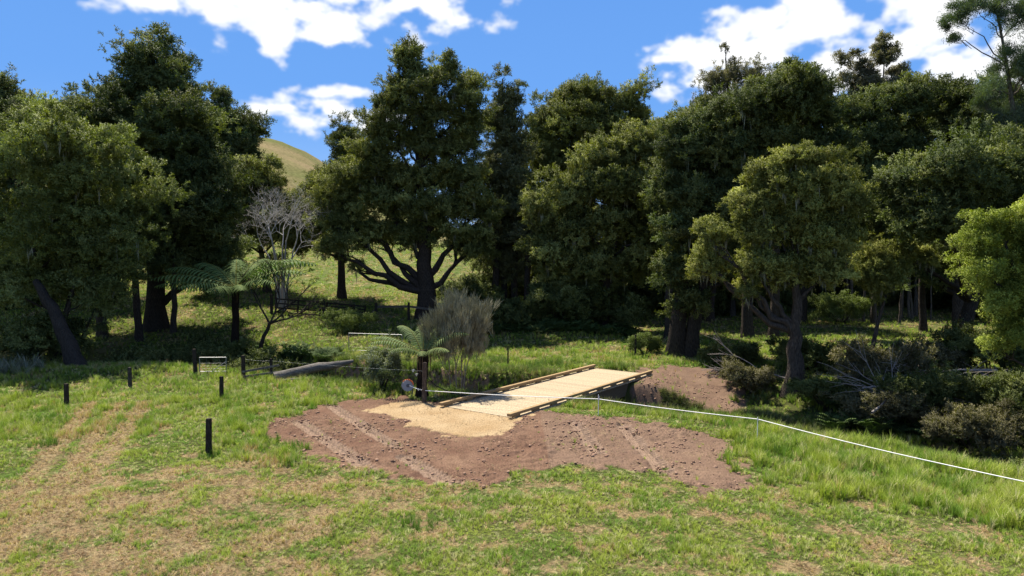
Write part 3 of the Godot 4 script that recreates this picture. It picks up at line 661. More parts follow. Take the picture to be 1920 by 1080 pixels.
func taper(a: float, b: float, steps: int) -> Array:
	var out := []
	for k in steps + 1:
		out.append(lerpf(a, b, float(k) / steps))
	return out

func crown(given: Array, count: int, size: float, kind: Dictionary, flat: float, root: Node3D, pads_out: Array) -> void:
	var lobes := []
	for l in given:         # the boughs reach past where they spring from
		var r: Vector3 = l.r
		lobes.append({"c": l.c, "r": Vector3(maxf(r.x - size * 0.45, r.x * 0.5), maxf(r.y - size * 0.2, r.y * 0.6), maxf(r.z - size * 0.45, r.z * 0.5)), "small": clampf(minf(r.x, r.y) / size, 0.35, 1.0)})
	var weight := []
	var total := 0.0
	for l in lobes:
		var a: float = l.r.x * l.r.y + l.r.x * l.r.z + l.r.y * l.r.z
		weight.append(a)
		total += a
	var per: int = kind.get("per", 48)
	var bufs := [PackedFloat32Array(), PackedFloat32Array(), PackedFloat32Array()]
	for li in lobes.size():
		var l: Dictionary = lobes[li]
		var boughs := maxi(2, roundi(2.5 * count / per * weight[li] / total))
		for k in boughs:
			var u := on_sphere()
			if u.y < -0.3 and rng.randf() < 0.6:
				u.y = -u.y
			var c: Vector3 = l.c + u * l.r * (rnd(0.4, 1.0) if rng.randf() < 0.75 else rnd(1.0, 1.45)) + on_sphere() * size * 0.35
			var buried := false
			for o in lobes:
				if o != l and ((c - o.c) / o.r).length_squared() < 0.3:
					buried = true
					break
			if buried and rng.randf() < 0.7:
				continue
			pads_out.append(c)
			# one bough: a flattened spray reaching outward, leafy on its upper shell
			var out := (Vector3(u.x, 0.15 + 0.35 * u.y + rnd(-0.2, 0.3), u.z) + on_sphere() * 0.25).normalized()
			var across := out.cross(Vector3.UP).normalized()
			var up := across.cross(out)
			var long: float = size * (0.55 + 1.0 * pow(rng.randf(), 1.5)) * l.small
			var wide := long * rnd(0.5, 0.85)
			var tall := long * rnd(0.3, 0.6)
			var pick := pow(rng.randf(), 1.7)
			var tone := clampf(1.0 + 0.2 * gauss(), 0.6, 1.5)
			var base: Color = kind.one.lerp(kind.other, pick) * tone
			for s in per:
				var q := on_sphere()
				if q.y < -0.15 and rng.randf() < 0.75:
					q.y = -q.y
				var rr := clampf(0.92 + 0.24 * gauss(), 0.3, 1.6)
				var p := c + (out * q.x * long + up * q.y * tall + across * q.z * wide) * rr
				var dir := (out * (q.x * 0.8 + 0.35) + up * (q.y * 0.9 + flat) + across * q.z * 0.8 + on_sphere() * 0.4).normalized()
				push(bufs[s % 3], along(dir, rnd(0, TAU), size * rnd(0.3, 0.62)), p, base)
	for b in 3:
		if bufs[b].size():
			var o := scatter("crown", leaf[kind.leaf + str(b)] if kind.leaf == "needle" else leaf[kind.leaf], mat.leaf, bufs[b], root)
			o.set_meta("kind", "stuff")

func build_tree(spec: Dictionary) -> void:
	var kind: Dictionary = KIND[spec.kind]
	var base_y := ground_y(spec.x, spec.d) - 0.1
	var root := thing(spec.name, spec.label, "tree", Vector3(spec.x, base_y, -spec.d), "trees of the forest edge")
	var lobes := []
	var top := Vector3.ZERO
	var low := 1e9
	for l in spec.lobes:
		var c := Vector3(l[0], l[1] - base_y, l[2])
		var rz: float = clampf((l[3] + l[4]) * 0.6, l[3] * 0.7, 3.6)
		lobes.append({"c": c + Vector3(0, 0, gauss() * 0.35 * rz), "r": Vector3(l[3], l[4], rz)})
		if c.y > top.y:
			top = c
		low = minf(low, c.y - l[4])
	var r: float = spec.r
	var stems: int = spec.get("stems", 1)
	var fan: bool = spec.has("fan")
	var paths := []
	for s in stems:
		var foot := Vector3.ZERO if s == 0 else Vector3(rnd(-1.0, 1.0), 0, rnd(-0.8, 0.8)) * (r * 2.2 + 0.3)
		if s == 1 and spec.has("bend"):
			foot = Vector3(r * 1.35, 0, 0.15)
		var goal: Vector3 = top if s == 0 else lobes[(s * 3) % lobes.size()].c
		if fan:
			goal = Vector3(lerpf(0.0, top.x, 0.4), top.y * 0.62, 0)
		if spec.has("bend") and s == 0:
			goal = Vector3(top.x * 0.25, top.y * 0.7, top.z)
		if s == 1 and spec.has("bend"):
			goal = Vector3(top.x * 0.8, top.y * 0.9, top.z)
		var path := []
		var radii := []
		var steps := 12
		for k in steps + 1:
			var f := float(k) / steps
			var lean := pow(f, 1.6)
			path.append(Vector3(lerpf(foot.x, goal.x, lean), goal.y * f, lerpf(foot.z, goal.z, lean)) + Vector3(rnd(-1, 1), 0, rnd(-1, 1)) * r * 0.22 * sin(PI * f))
			radii.append(r * (1.0 - 0.86 * f) * (1.0 if s == 0 else 0.8) + r * 0.45 * exp(-f * 26.0))
		var g := Geo.new()
		g.tube(path, radii, 14 if r > 0.3 else 9, kind.bark, 0.09)
		part("trunk", g, mat.bark, root)
		paths.append([path, radii])
	var pads := []
	crown(lobes, spec.n, spec.size, kind, 0.35, root, pads)
	var twigs := Geo.new()
	for li in lobes.size():
		var l: Dictionary = lobes[li]
		var tr: Array = paths[li % stems]
		var best := 0
		var far := 1e9
		for k in range(1, tr[0].size() - 1):
			var p: Vector3 = tr[0][k]
			var flat := Vector2(p.x - l.c.x, p.z - l.c.z).length()
			var want: float = l.c.y - flat * (1.3 if fan else 0.55)
			if fan:
				want = maxf(want, low * 0.45 + 0.6)
			if absf(p.y - want) < far:
				far = absf(p.y - want)
				best = k
		var a: Vector3 = tr[0][best]
		var lr := clampf(tr[1][best] * (0.62 if fan else 0.5), 0.035, 0.3)
		var g := Geo.new()
		var reach: float = a.distance_to(l.c)
		g.tube(bent(a, l.c, reach * (-0.05 if fan else 0.06), 7, reach * 0.035), taper(lr, lr * 0.22, 7), 7, kind.bark, 0.06)
		part("limb", g, mat.bark, root)
		for k in 5:
			var e: Vector3 = l.c + on_sphere() * l.r * 0.85
			twigs.tube(bent(l.c.lerp(a, rnd(0.0, 0.4)), e, 0.1, 3, 0.12), taper(lr * 0.25 + 0.008, 0.008, 3), 4, kind.bark, 0.0, false)
	part("twigs", twigs, mat.bark, root).set_meta("kind", "stuff")
	var ln: int = spec.get("lichen", 0)
	if ln:
		var buf := PackedFloat32Array()
		for k in ln:
			var p: Vector3 = pads[rng.randi() % pads.size()]
			push(buf, along(Vector3.UP, rnd(0, TAU), spec.size * rnd(0.5, 1.2)), p - Vector3(0, 0.1, 0), Color(0.23, 0.235, 0.165) * rnd(0.7, 1.15))
		scatter("lichen", leaf.strand, mat.dry, buf, root).set_meta("kind", "stuff")


# bare branching wood, grown level by level
func branch(g: Geo, a: Vector3, dir: Vector3, long: float, r: float, level: int, spread: float, up: float, col: Color, tips: Array) -> void:
	var steps := 3
	var path := [a]
	var d := dir
	var p := a
	for k in steps:
		d = (d + on_sphere() * 0.18 + Vector3.UP * up * 0.15).normalized()
		p += d * long / steps
		path.append(p)
	g.tube(path, taper(r, r * 0.6, steps), 6 if level > 2 else 4, col, 0.0, false)
	if level == 0:
		tips.append([p, d])
		return
	var kids := 3 if level > 1 else 4
	for k in kids:
		var from: Vector3 = path[steps - (k % 2)]
		var nd := (d + on_sphere() * spread + Vector3.UP * up).normalized()
		branch(g, from, nd, long * rnd(0.6, 0.85), r * 0.58, level - 1, spread, up, col, tips)

func build_dead_shrub() -> void:
	var x := -17.7
	var d := 52.5
	var root := thing("leafless_shrub", "leafless silvery grey shrub of tangled twigs behind the large tree fern", "shrub", Vector3(x, ground_y(x, d), -d))
	var tips := []
	var st := Geo.new()
	var g := Geo.new()
	for k in 7:
		var w := TAU * k / 7.0
		var dir := Vector3(cos(w) * 0.5, 1, sin(w) * 0.4).normalized()
		var knee := Vector3(cos(w) * 0.9, 4.6 + 0.7 * sin(w * 2.0), sin(w) * 0.8)
		st.tube([Vector3(cos(w) * 0.15, -0.2, 0), knee * 0.5, knee], [0.11, 0.08, 0.05], 6, Color(0.26, 0.245, 0.225))
		branch(g, knee, dir, 1.55, 0.05, 5, 0.85, 0.1, Color(0.42, 0.40, 0.37), tips)
	part("stems", st, mat.dry, root)
	part("twigs", g, mat.dry, root).set_meta("kind", "stuff")

func build_slim_tree() -> void:
	var x := -14.2
	var d := 38.5
	var root := thing("slim_tree", "thin dark tree with nearly bare spreading twigs beside the large tree fern", "tree", Vector3(x, ground_y(x, d) - 0.1, -d))
	var st := Geo.new()
	st.tube(bent(Vector3(-0.3, 0, 0), Vector3(0.5, 2.0, 0), 0.0, 5, 0.05), taper(0.14, 0.09, 5), 8, Color(0.08, 0.065, 0.05), 0.08)
	part("trunk", st, mat.bark, root)
	var g := Geo.new()
	var tips := []
	for q in [Vector3(0.5, 1, 0), Vector3(1.0, 0.45, 0.2), Vector3(-0.4, 1, 0.1), Vector3(1, 0.15, -0.2)]:
		branch(g, Vector3(0.5, 1.95, 0), q.normalized(), 1.5, 0.06, 3, 0.6, 0.1, Color(0.10, 0.085, 0.07), tips)
	part("branches", g, mat.bark, root)
	var buf := PackedFloat32Array()
	for t in tips:
		if rng.randf() < 0.5:
			push(buf, along(t[1], rnd(0, TAU), rnd(0.2, 0.4)), t[0], Color(0.09, 0.12, 0.04) * rnd(0.7, 1.3))
	scatter("crown", leaf.needle0, mat.leaf, buf, root).set_meta("kind", "stuff")

func build_wispy_shrub() -> void:
	var x := -2.3
	var d := 28.2
	var root := thing("wispy_shrub", "tall wispy grey brown shrub with feathery upright twigs beside the small tree fern", "shrub", Vector3(x, ground_y(x, d) - 0.1, -d))
	var tips := []
	var g := Geo.new()
	for q in [[-0.12, 0.3], [0.12, -0.2], [0.02, 0.5], [0.2, 0.2]]:
		var st := Geo.new()
		var top := Vector3(q[0] * 2.0 - 0.05, rnd(2.2, 2.7), q[1] * 0.4)
		st.tube(bent(Vector3(q[0], 0, q[1] * 0.3), top, 0.0, 5, 0.04), taper(0.035, 0.022, 5), 6, Color(0.2, 0.165, 0.14))
		part("stem", st, mat.dry, root)
		for k in 3:
			branch(g, top, (Vector3(q[0] * 1.2, 1, q[1]) + on_sphere() * 0.3).normalized(), 0.95, 0.018, 3, 0.36, 0.3, Color(0.22, 0.185, 0.155), tips)
	part("branches", g, mat.dry, root).set_meta("kind", "stuff")
	var buf := PackedFloat32Array()
	for t in tips:
		for k in 5:
			var dir: Vector3 = (t[1] + Vector3.UP * 0.5 + on_sphere() * 0.35).normalized()
			push(buf, along(dir, rnd(0, TAU), rnd(0.3, 0.75)), t[0] - dir * rnd(-0.2, 1.3) + on_sphere() * 0.12, Color(0.24, 0.235, 0.155) * rnd(0.7, 1.3))
	scatter("foliage", leaf.wisp, mat.dry, buf, root).set_meta("kind", "stuff")

func build_tree_fern(label: String, x: float, d: float, tall: float, r: float, long: float, fronds: Array, col: Color) -> void:
	var y := ground_y(x, d)
	var root := thing("tree_fern", label, "tree fern", Vector3(x, y - 0.1, -d))
	var st := Geo.new()
	st.tube(bent(Vector3.ZERO, Vector3(0.1, tall, 0), 0.0, 9, 0.03), [r * 1.5, r * 1.25, r * 1.1, r, r, r * 0.95, r * 0.95, r, r * 1.05, r * 0.8], 12, Color(0.045, 0.033, 0.024), 0.14)
	part("trunk", st, mat.bark, root)
	for f in fronds:
		var g := Geo.new()
		var w: float = deg_to_rad(f[0])
		add_frond(g, Vector3(0.1, tall - 0.08, 0) + Vector3(cos(w), 0, sin(w)) * r * 0.5, Vector3(cos(w), 0, sin(w)), long * f[2], f[1], long * 0.23, 21, 2, col * rnd(0.88, 1.12))
		part("frond", g, mat.frond, root)
	var sk := Geo.new()
	for k in 9:
		var w := rnd(0, TAU)
		var o := Vector3(cos(w), 0, sin(w))
		sk.tube([Vector3(0.1, tall - 0.15, 0) + o * r * 0.7, Vector3(0.1, tall - 0.25, 0) + o * (r + 0.22), Vector3(0.1, tall - rnd(0.7, 1.3), 0) + o * (r + 0.22)], [0.018, 0.014, 0.006], 5, Color(0.16, 0.10, 0.055))
	part("dead_stalks", sk, mat.dry, root).set_meta("kind", "stuff")


# ---------------------------------------------------------------- made things
func flat_axes(a: Vector3, b: Vector3) -> Basis:        # x from a to b, y near up
	var x := (b - a).normalized()
	var z := x.cross(Vector3.UP).normalized()
	return Basis(x, z.cross(x), z)

func bar(g: Geo, a: Vector3, b: Vector3, tall: float, deep: float, bevel: float, col: Color) -> void:
	g.box((a + b) * 0.5, flat_axes(a, b), Vector3(a.distance_to(b), tall, deep), bevel, col)

func build_bridge() -> void:
	var o := Vector3(BRIDGE_AT.x, 0, -BRIDGE_AT.y)
	var u := Vector3(BRIDGE_ALONG.x, 0, -BRIDGE_ALONG.y)
	var w := Vector3(BRIDGE_ALONG.y, 0, BRIDGE_ALONG.x)
	var root := thing("timber_bridge", "new pale timber farm bridge with low kerb rails spanning the stream gully", "bridge", o)
	var ax := Basis(w, Vector3.UP, w.cross(Vector3.UP))
	var dust := Color(0.5, 0.405, 0.27)
	var count := 52
	var pitch := BRIDGE_LONG / count
	for k in count:
		var g := Geo.new()
		g.box(Vector3.ZERO, ax, Vector3(BRIDGE_HALF * 2.0, 0.05, pitch - 0.006), 0.006, dust * rnd(0.9, 1.08))
		var p := part("plank", g, mat.plank, root)
		p.position = u * (k + 0.5) * pitch + Vector3(0, 0.012 + rnd(-0.002, 0.002), 0) + w * rnd(-0.02, 0.02)
	var kc := Color(0.40, 0.285, 0.155)
	for side in [-1.0, 1.0]:
		var off: float = side * (BRIDGE_HALF - 0.1)
		var shift := 0.0 if side < 0 else 0.1
		var cuts := [-0.25 + shift, 4.2, 8.0, BRIDGE_LONG + 0.1] if side < 0 else [-0.35 + shift, 5.6, BRIDGE_LONG + 0.05]
		for k in cuts.size() - 1:
			var g := Geo.new()
			bar(g, u * (cuts[k] + 0.004) + w * off + Vector3(0, 0.165, 0), u * (cuts[k + 1] - 0.004) + w * off + Vector3(0, 0.165 + rnd(-0.004, 0.004), 0), 0.1, 0.15, 0.008, kc * rnd(0.9, 1.1))
			part("kerb_rail", g, mat.wood, root)
		var at := 0.0
		while at < BRIDGE_LONG:
			var g := Geo.new()
			bar(g, u * at + w * off + Vector3(0, 0.076, 0), u * (at + 0.35) + w * off + Vector3(0, 0.076, 0), 0.074, 0.13, 0.006, kc * rnd(0.75, 0.95))
			part("kerb_block", g, mat.wood, root)
			at += 1.18
	for off in [-1.42, -0.48, 0.48, 1.42]:
		var g := Geo.new()
		bar(g, u * 0.3 + w * off + Vector3(0, -0.31, 0), u * (BRIDGE_LONG - 0.3) + w * off + Vector3(0, -0.31, 0), 0.58, 0.16, 0.012, Color(0.15, 0.12, 0.085))
		part("beam", g, mat.wood, root)
	for at in [1.9, BRIDGE_LONG - 1.9]:
		var g := Geo.new()
		bar(g, u * at - w * 1.7 + Vector3(0, -0.8, 0), u * at + w * 1.7 + Vector3(0, -0.8, 0), 0.4, 0.3, 0.015, Color(0.13, 0.105, 0.08))
		part("sill_beam", g, mat.wood, root)

func post(label: String, x: float, d: float, tall: float, r: float, col: Color, lean := Vector2.ZERO, group := "") -> Node3D:
	var y := ground_y(x, d)
	var root := thing("fence_post", label, "post", Vector3(x, y, -d), group)
	var g := Geo.new()
	var top := Vector3(lean.x, tall, lean.y)
	g.tube([Vector3(0, -0.2, 0), top * 0.3, top * 0.7, top * 0.985, top], [r * 1.05, r, r * 0.98, r * 0.97, r * 0.85], 10, col, 0.05)
	part("post_shaft", g, mat.old_wood, root)
	var cap := Geo.new()
	cap.tube([top, top + Vector3(0, 0.012, 0)], [r * 0.84, r * 0.78], 10, col * 1.5)
	part("post_top", cap, mat.old_wood, root)
	return root

func wooden_gate(label: String, a: Vector3, b: Vector3, tall: float, rails: int, braces: Array) -> void:
	var root := thing("timber_gate", label, "gate", a)
	var e := b - a
	var col := Color(0.055, 0.046, 0.037)
	for k in rails:
		var y := lerpf(0.16, tall, float(k) / (rails - 1))
		var g := Geo.new()
		bar(g, Vector3(0, y, 0), e + Vector3(0, y, 0), 0.105, 0.035, 0.005, col * rnd(0.9, 1.3))
		part("rail", g, mat.old_wood, root)
	var z := e.normalized().cross(Vector3.UP).normalized() * 0.045
	for f in [0.02, 0.5 if braces.size() > 1 else 0.7, 0.98]:
		var g := Geo.new()
		g.box(e * f + Vector3(0, tall * 0.5 + 0.06, 0) - z, flat_axes(Vector3.ZERO, e), Vector3(0.12, tall + 0.06, 0.04), 0.005, col)
		part("stile", g, mat.old_wood, root)
	for q in braces:
		var g := Geo.new()
		bar(g, e * q[0] + Vector3(0, 0.16, 0) + z, e * q[1] + Vector3(0, tall - 0.02, 0) + z, 0.09, 0.03, 0.005, col)
		part("brace", g, mat.old_wood, root)

func pipe_gate(label: String, a: Vector3, b: Vector3, tall: float, mesh_wires: int, brace: bool) -> void:
	var root := thing("metal_gate", label, "gate", a)
	var e := b - a
	var col := Color(0.24, 0.24, 0.235)
	for q in [[Vector3(0, 0.1, 0), e + Vector3(0, 0.1, 0), "bottom_pipe"], [Vector3(0, tall, 0), e + Vector3(0, tall, 0), "top_pipe"], [Vector3(0, 0.1, 0), Vector3(0, tall, 0), "side_pipe"], [e + Vector3(0, 0.1, 0), e + Vector3(0, tall, 0), "side_pipe"]]:
		var g := Geo.new()
		g.tube([q[0], q[1]], [0.022, 0.022], 8, col)
		part(q[2], g, mat.steel, root)
	var wires := Geo.new()
	for k in mesh_wires:
		var f := (k + 1.0) / (mesh_wires + 1)
		wires.tube([e * f + Vector3(0, 0.1, 0), e * f + Vector3(0, tall, 0)], [0.0035, 0.0035], 4, col)
	for k in (3 if mesh_wires else 1):
		var y := lerpf(0.1, tall, (k + 1) / 5.0)
		wires.tube([Vector3(0, y, 0), e + Vector3(0, y, 0)], [0.0035, 0.0035], 4, col)
	part("wire_mesh", wires, mat.steel, root)
	if brace:
		var g := Geo.new()
		g.tube([e * 0.45 + Vector3(0, 0.1, 0), e + Vector3(0, tall * 0.75, 0)], [0.016, 0.016], 6, col)
		part("brace", g, mat.steel, root)

func p3(x: float, d: float, up := 0.0) -> Vector3:
	return Vector3(x, ground_y(x, d) + up, -d)

func wire(called: String, label: String, category: String, pts: Array, r: float, col: Color, m: Material, sag := 0.0) -> void:
	var root := thing(called, label, category, pts[0])
	var path := []
	for k in pts.size() - 1:
		for s in 8:
			var f := s / 8.0
			path.append(pts[k].lerp(pts[k + 1], f) - pts[0] - Vector3(0, sag * sin(PI * f), 0))
	path.append(pts[-1] - pts[0])
	var g := Geo.new()
	g.tube(path, taper(r, r, path.size() - 1), 6, col)
	part("strand", g, m, root)

func build_fences() -> void:
	var dark := Color(0.075, 0.064, 0.052)
	post("thick dark post standing alone in the mown grass by the soil patch", -8.44, 18.8, 0.95, 0.085, dark, Vector2(0.02, 0))
	post("short dark post beside the pale mown strips", -16.3, 24.8, 0.82, 0.085, dark, Vector2(0.0, 0))
	post("weathered post at the shaded edge of the grass mound", -16.05, 28.5, 0.78, 0.08, Color(0.11, 0.1, 0.088))
	post("short post with a grass tussock grown round its foot", -11.1, 25.9, 0.85, 0.08, dark, Vector2(0.01, 0))
	post("grey brown strainer post at the near corner of the bridge", -3.28, 25.3, 1.55, 0.085, Color(0.17, 0.13, 0.10), Vector2(0.03, 0))
	post("post hanging the small mesh gate", -14.45, 31.0, 1.15, 0.09, dark, Vector2(-0.05, 0))
	post("taller post at the left end of the sagging rails", -12.15, 30.7, 1.0, 0.09, dark)
	post("thinner post at the log end of the sagging rails", -11.0, 31.0, 0.85, 0.065, dark)
	post("charred stump post on the far stream bank above the log", -9.4, 35.0, 0.7, 0.12, Color(0.03, 0.025, 0.02))
	post("thin dark stake in the sunny grass behind the wispy shrub", -0.2, 33.8, 1.1, 0.035, dark)
	post("dark fence post in weeds left of the double trunk", 6.9, 38.0, 1.2, 0.06, dark)
	pipe_gate("small galvanised mesh gate at the gully edge", p3(-14.35, 31.2, -0.02), p3(-13.3, 31.6, -0.02), 0.75, 3, true)
	pipe_gate("long galvanised pipe gate standing in grass below the timber gates", p3(-9.6, 40.0), p3(-6.3, 39.0), 1.1, 0, false)
	var rail := thing("sagging_rails", "two weathered rails sagging between fence posts by the log", "rail", p3(-12.1, 30.62))
	for q in [[0.28, 0.42], [0.05, 0.12]]:
		var g := Geo.new()
		bar(g, Vector3(-0.1, q[0], 0), Vector3(1.5, q[1] + 0.12, -0.32), 0.1, 0.035, 0.005, Color(0.24, 0.22, 0.19))
		part("rail", g, mat.old_wood, rail)
	# far timber gates
	var a := p3(-17.75, 51.0)
	var b := p3(-14.35, 51.2)
	var c := p3(-14.0, 51.2)
	var e := p3(-10.85, 50.4)
	post("tall gatepost at the hill end of the double braced timber gate", -18.0, 51.0, 1.45, 0.11, dark)
	post("thick gatepost between the two timber gates", -14.17, 51.2, 1.5, 0.13, dark)
	post("gatepost where the rail fence meets the single braced gate", -10.1, 50.6, 1.35, 0.11, dark)
	post("middle post of the rail fence under the huge spreading tree", -7.7, 50.8, 1.3, 0.09, dark)
	wooden_gate("long dark timber gate with two diagonal braces", a, b, 1.15, 4, [[0.03, 0.47], [0.54, 0.96]])
	wooden_gate("dark timber gate with one long diagonal brace", c, e, 1.12, 5, [[0.15, 0.7]])
	var rf := thing("rail_fence", "grey top rails running from the timber gates to the spreading tree", "fence", p3(-10.0, 50.6))
	for q in [[Vector3(0, 1.05, 0), Vector3(2.3, 1.05, -0.2)], [Vector3(2.32, 1.05, -0.2), Vector3(4.9, 0.7, -0.1)], [Vector3(-0.85, 0.1, 0), Vector3(-0.05, 0.9, 0)]]:
		var g := Geo.new()
		bar(g, q[0], q[1], 0.16, 0.05, 0.006, Color(0.2, 0.175, 0.145))
		part("rail", g, mat.old_wood, rf)
	# electric tape with its reel and standards
	var tape := [Vector3(-3.95, 0.5, -26.2), Vector3(-3.2, 0.5, -25.2), Vector3(2.94, 0.62, -23.06), Vector3(7.26, 0.64, -20.01), Vector3(11.0, 0.57, -14.5), Vector3(14.5, 0.6, -10.5)]
	var troot := thing("electric_fence_tape", "white electric fence tape strung past the bridge and along the lush grass", "fence tape", tape[0])
	var tg := Geo.new()
	var path := []
	for k in tape.size() - 1:
		for s in 10:
			var f := s / 10.0
			path.append(tape[k].lerp(tape[k + 1], f) - tape[0] - Vector3(0, (0.03 if k < 3 else 0.05) * sin(PI * f), 0))
	path.append(tape[-1] - tape[0])
	tg.tube(path, taper(0.012, 0.012, path.size() - 1), 6, Color(0.78, 0.77, 0.74))
	part("tape", tg, mat.plain, troot)
	for q in [[2.94, 23.06, "white plastic standard holding the tape on the bare soil"], [7.26, 20.01, "white plastic standard holding the tape in long grass"]]:
		var s := thing("fence_standard", q[2], "fence standard", p3(q[0], q[1], -0.1), "tape standards")
		var g := Geo.new()
		g.tube([Vector3.ZERO, Vector3(0, 0.82, 0)], [0.012, 0.012], 8, Color(0.72, 0.71, 0.68))
		part("shaft", g, mat.plain, s)
		var hk := Geo.new()
		hk.tube([Vector3(0, 0.72, 0.012), Vector3(0.03, 0.72, 0.03), Vector3(0.03, 0.76, 0.03), Vector3(0, 0.77, 0.014)], [0.006, 0.006, 0.006, 0.006], 5, Color(0.72, 0.71, 0.68))
		part("hook", hk, mat.plain, s)
	var reel := thing("fence_reel", "grey fence tape reel with an orange rim beside the small tree fern", "reel", Vector3(-4.1, 0.1, -26.6))
	var fwd := Vector3(0.35, 0.1, 1).normalized()
	var rg := Geo.new()
	rg.tube([Vector3(0, 0.34, 0) - fwd * 0.09, Vector3(0, 0.34, 0) + fwd * 0.09], [0.14, 0.14], 20, Color(0.5, 0.49, 0.47))
	part("spool", rg, mat.plain, reel)
	for s in [-1.0, 1.0]:
		var fl := Geo.new()
		fl.tube([Vector3(0, 0.34, 0) + fwd * 0.09 * s, Vector3(0, 0.34, 0) + fwd * 0.115 * s], [0.225, 0.22], 24, Color(0.28, 0.28, 0.28))
		part("flange", fl, mat.plain, reel)
	var rim := Geo.new()
	var arc := []
	for k in 9:
		var w := lerpf(0.15, 2.4, k / 8.0)
		arc.append(Vector3(cos(w) * 0.23, 0.34 + sin(w) * 0.23, 0.02) + fwd * 0.05)
	rim.tube(arc, taper(0.025, 0.025, 8), 7, Color(0.62, 0.14, 0.04))
	part("guard_rim", rim, mat.plain, reel)
	var hub := Geo.new()
	hub.tube([Vector3(0, 0.34, 0) + fwd * 0.115, Vector3(0, 0.34, 0) + fwd * 0.14], [0.07, 0.06], 14, Color(0.1, 0.1, 0.1))
	part("hub", hub, mat.plain, reel)
	var leg := Geo.new()
	leg.tube([Vector3(0.16, -0.1, -0.02), Vector3(0.2, 0.2, -0.05), Vector3(0.1, 0.34, -0.06)], [0.02, 0.02, 0.02], 7, Color(0.06, 0.06, 0.06))
	part("bracket", leg, mat.plain, reel)
	wire("black_hose", "black hose looping down from the strainer post to the bank", "hose", [Vector3(-3.24, 1.0, -25.42), Vector3(-2.9, 0.55, -25.9), Vector3(-2.3, 0.2, -26.2), Vector3(-1.2, 0.1, -25.9)], 0.02, Color(0.02, 0.02, 0.02), mat.plain)
	wire("fence_wire", "thin fence wire from the sagging rails to the strainer post", "wire", [p3(-12.15, 30.7, 0.85), p3(-11.0, 31.0, 0.75), Vector3(-3.25, 1.2, -25.35)], 0.0025, Color(0.4, 0.4, 0.4), mat.steel, 0.03)

func build_log() -> void:
	var a := Vector3(-10.6, 0.08, -30.3)
	var b := Vector3(-7.45, 0.62, -31.9)
	var root := thing("fallen_log", "long weathered grey log lying across the gully edge", "log", a)
	var g := Geo.new()
	g.tube(bent(Vector3.ZERO, b - a, 0.06, 9, 0.03), [0.24, 0.23, 0.22, 0.21, 0.2, 0.19, 0.17, 0.15, 0.12, 0.07], 18, Color(0.26, 0.24, 0.215), 0.17)
	part("trunk", g, mat.log, root)
	var s := Geo.new()
	s.tube([(b - a) * 0.2, (b - a) * 0.2 + Vector3(-0.15, -0.3, 0.35)], [0.09, 0.05], 7, Color(0.2, 0.185, 0.165), 0.1)
	part("branch_stub", s, mat.log, root)
	var p := thing("fallen_branch", "slim pale branch lying below the fallen log", "branch", a + Vector3(0.3, -0.1, 0.35))
	var h := Geo.new()
	h.tube(bent(Vector3.ZERO, Vector3(1.5, 0.05, -0.4), 0.03, 5, 0.03), taper(0.1, 0.06, 5), 8, Color(0.3, 0.27, 0.23), 0.1)
	part("wood", h, mat.log, p)

func bush(label: String, x: float, d: float, wide: float, tall: float, count: int, size: float, c: Color, other: Color, kind := "needle", called := "shrub") -> void:
	var y := ground_y(x, d)
	var root := thing(called, label, "shrub", Vector3(x, y, -d), "undergrowth shrubs")
	var lobes := []
	for k in 5:
		var w := TAU * k / 5.0 + rnd(-0.4, 0.4)
		lobes.append({"c": Vector3(cos(w) * wide * 0.3, tall * rnd(0.4, 0.66), sin(w) * wide * 0.25), "r": Vector3(wide * 0.27, tall * 0.34, wide * 0.25)})
	var pads := []
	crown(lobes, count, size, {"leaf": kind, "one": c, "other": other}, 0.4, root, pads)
	var g := Geo.new()
	for l in lobes:
		g.tube(bent(Vector3(0, -0.15, 0), l.c, 0.0, 4, 0.05), taper(0.05, 0.015, 4), 6, Color(0.1, 0.08, 0.06))
	part("stems", g, mat.bark, root)

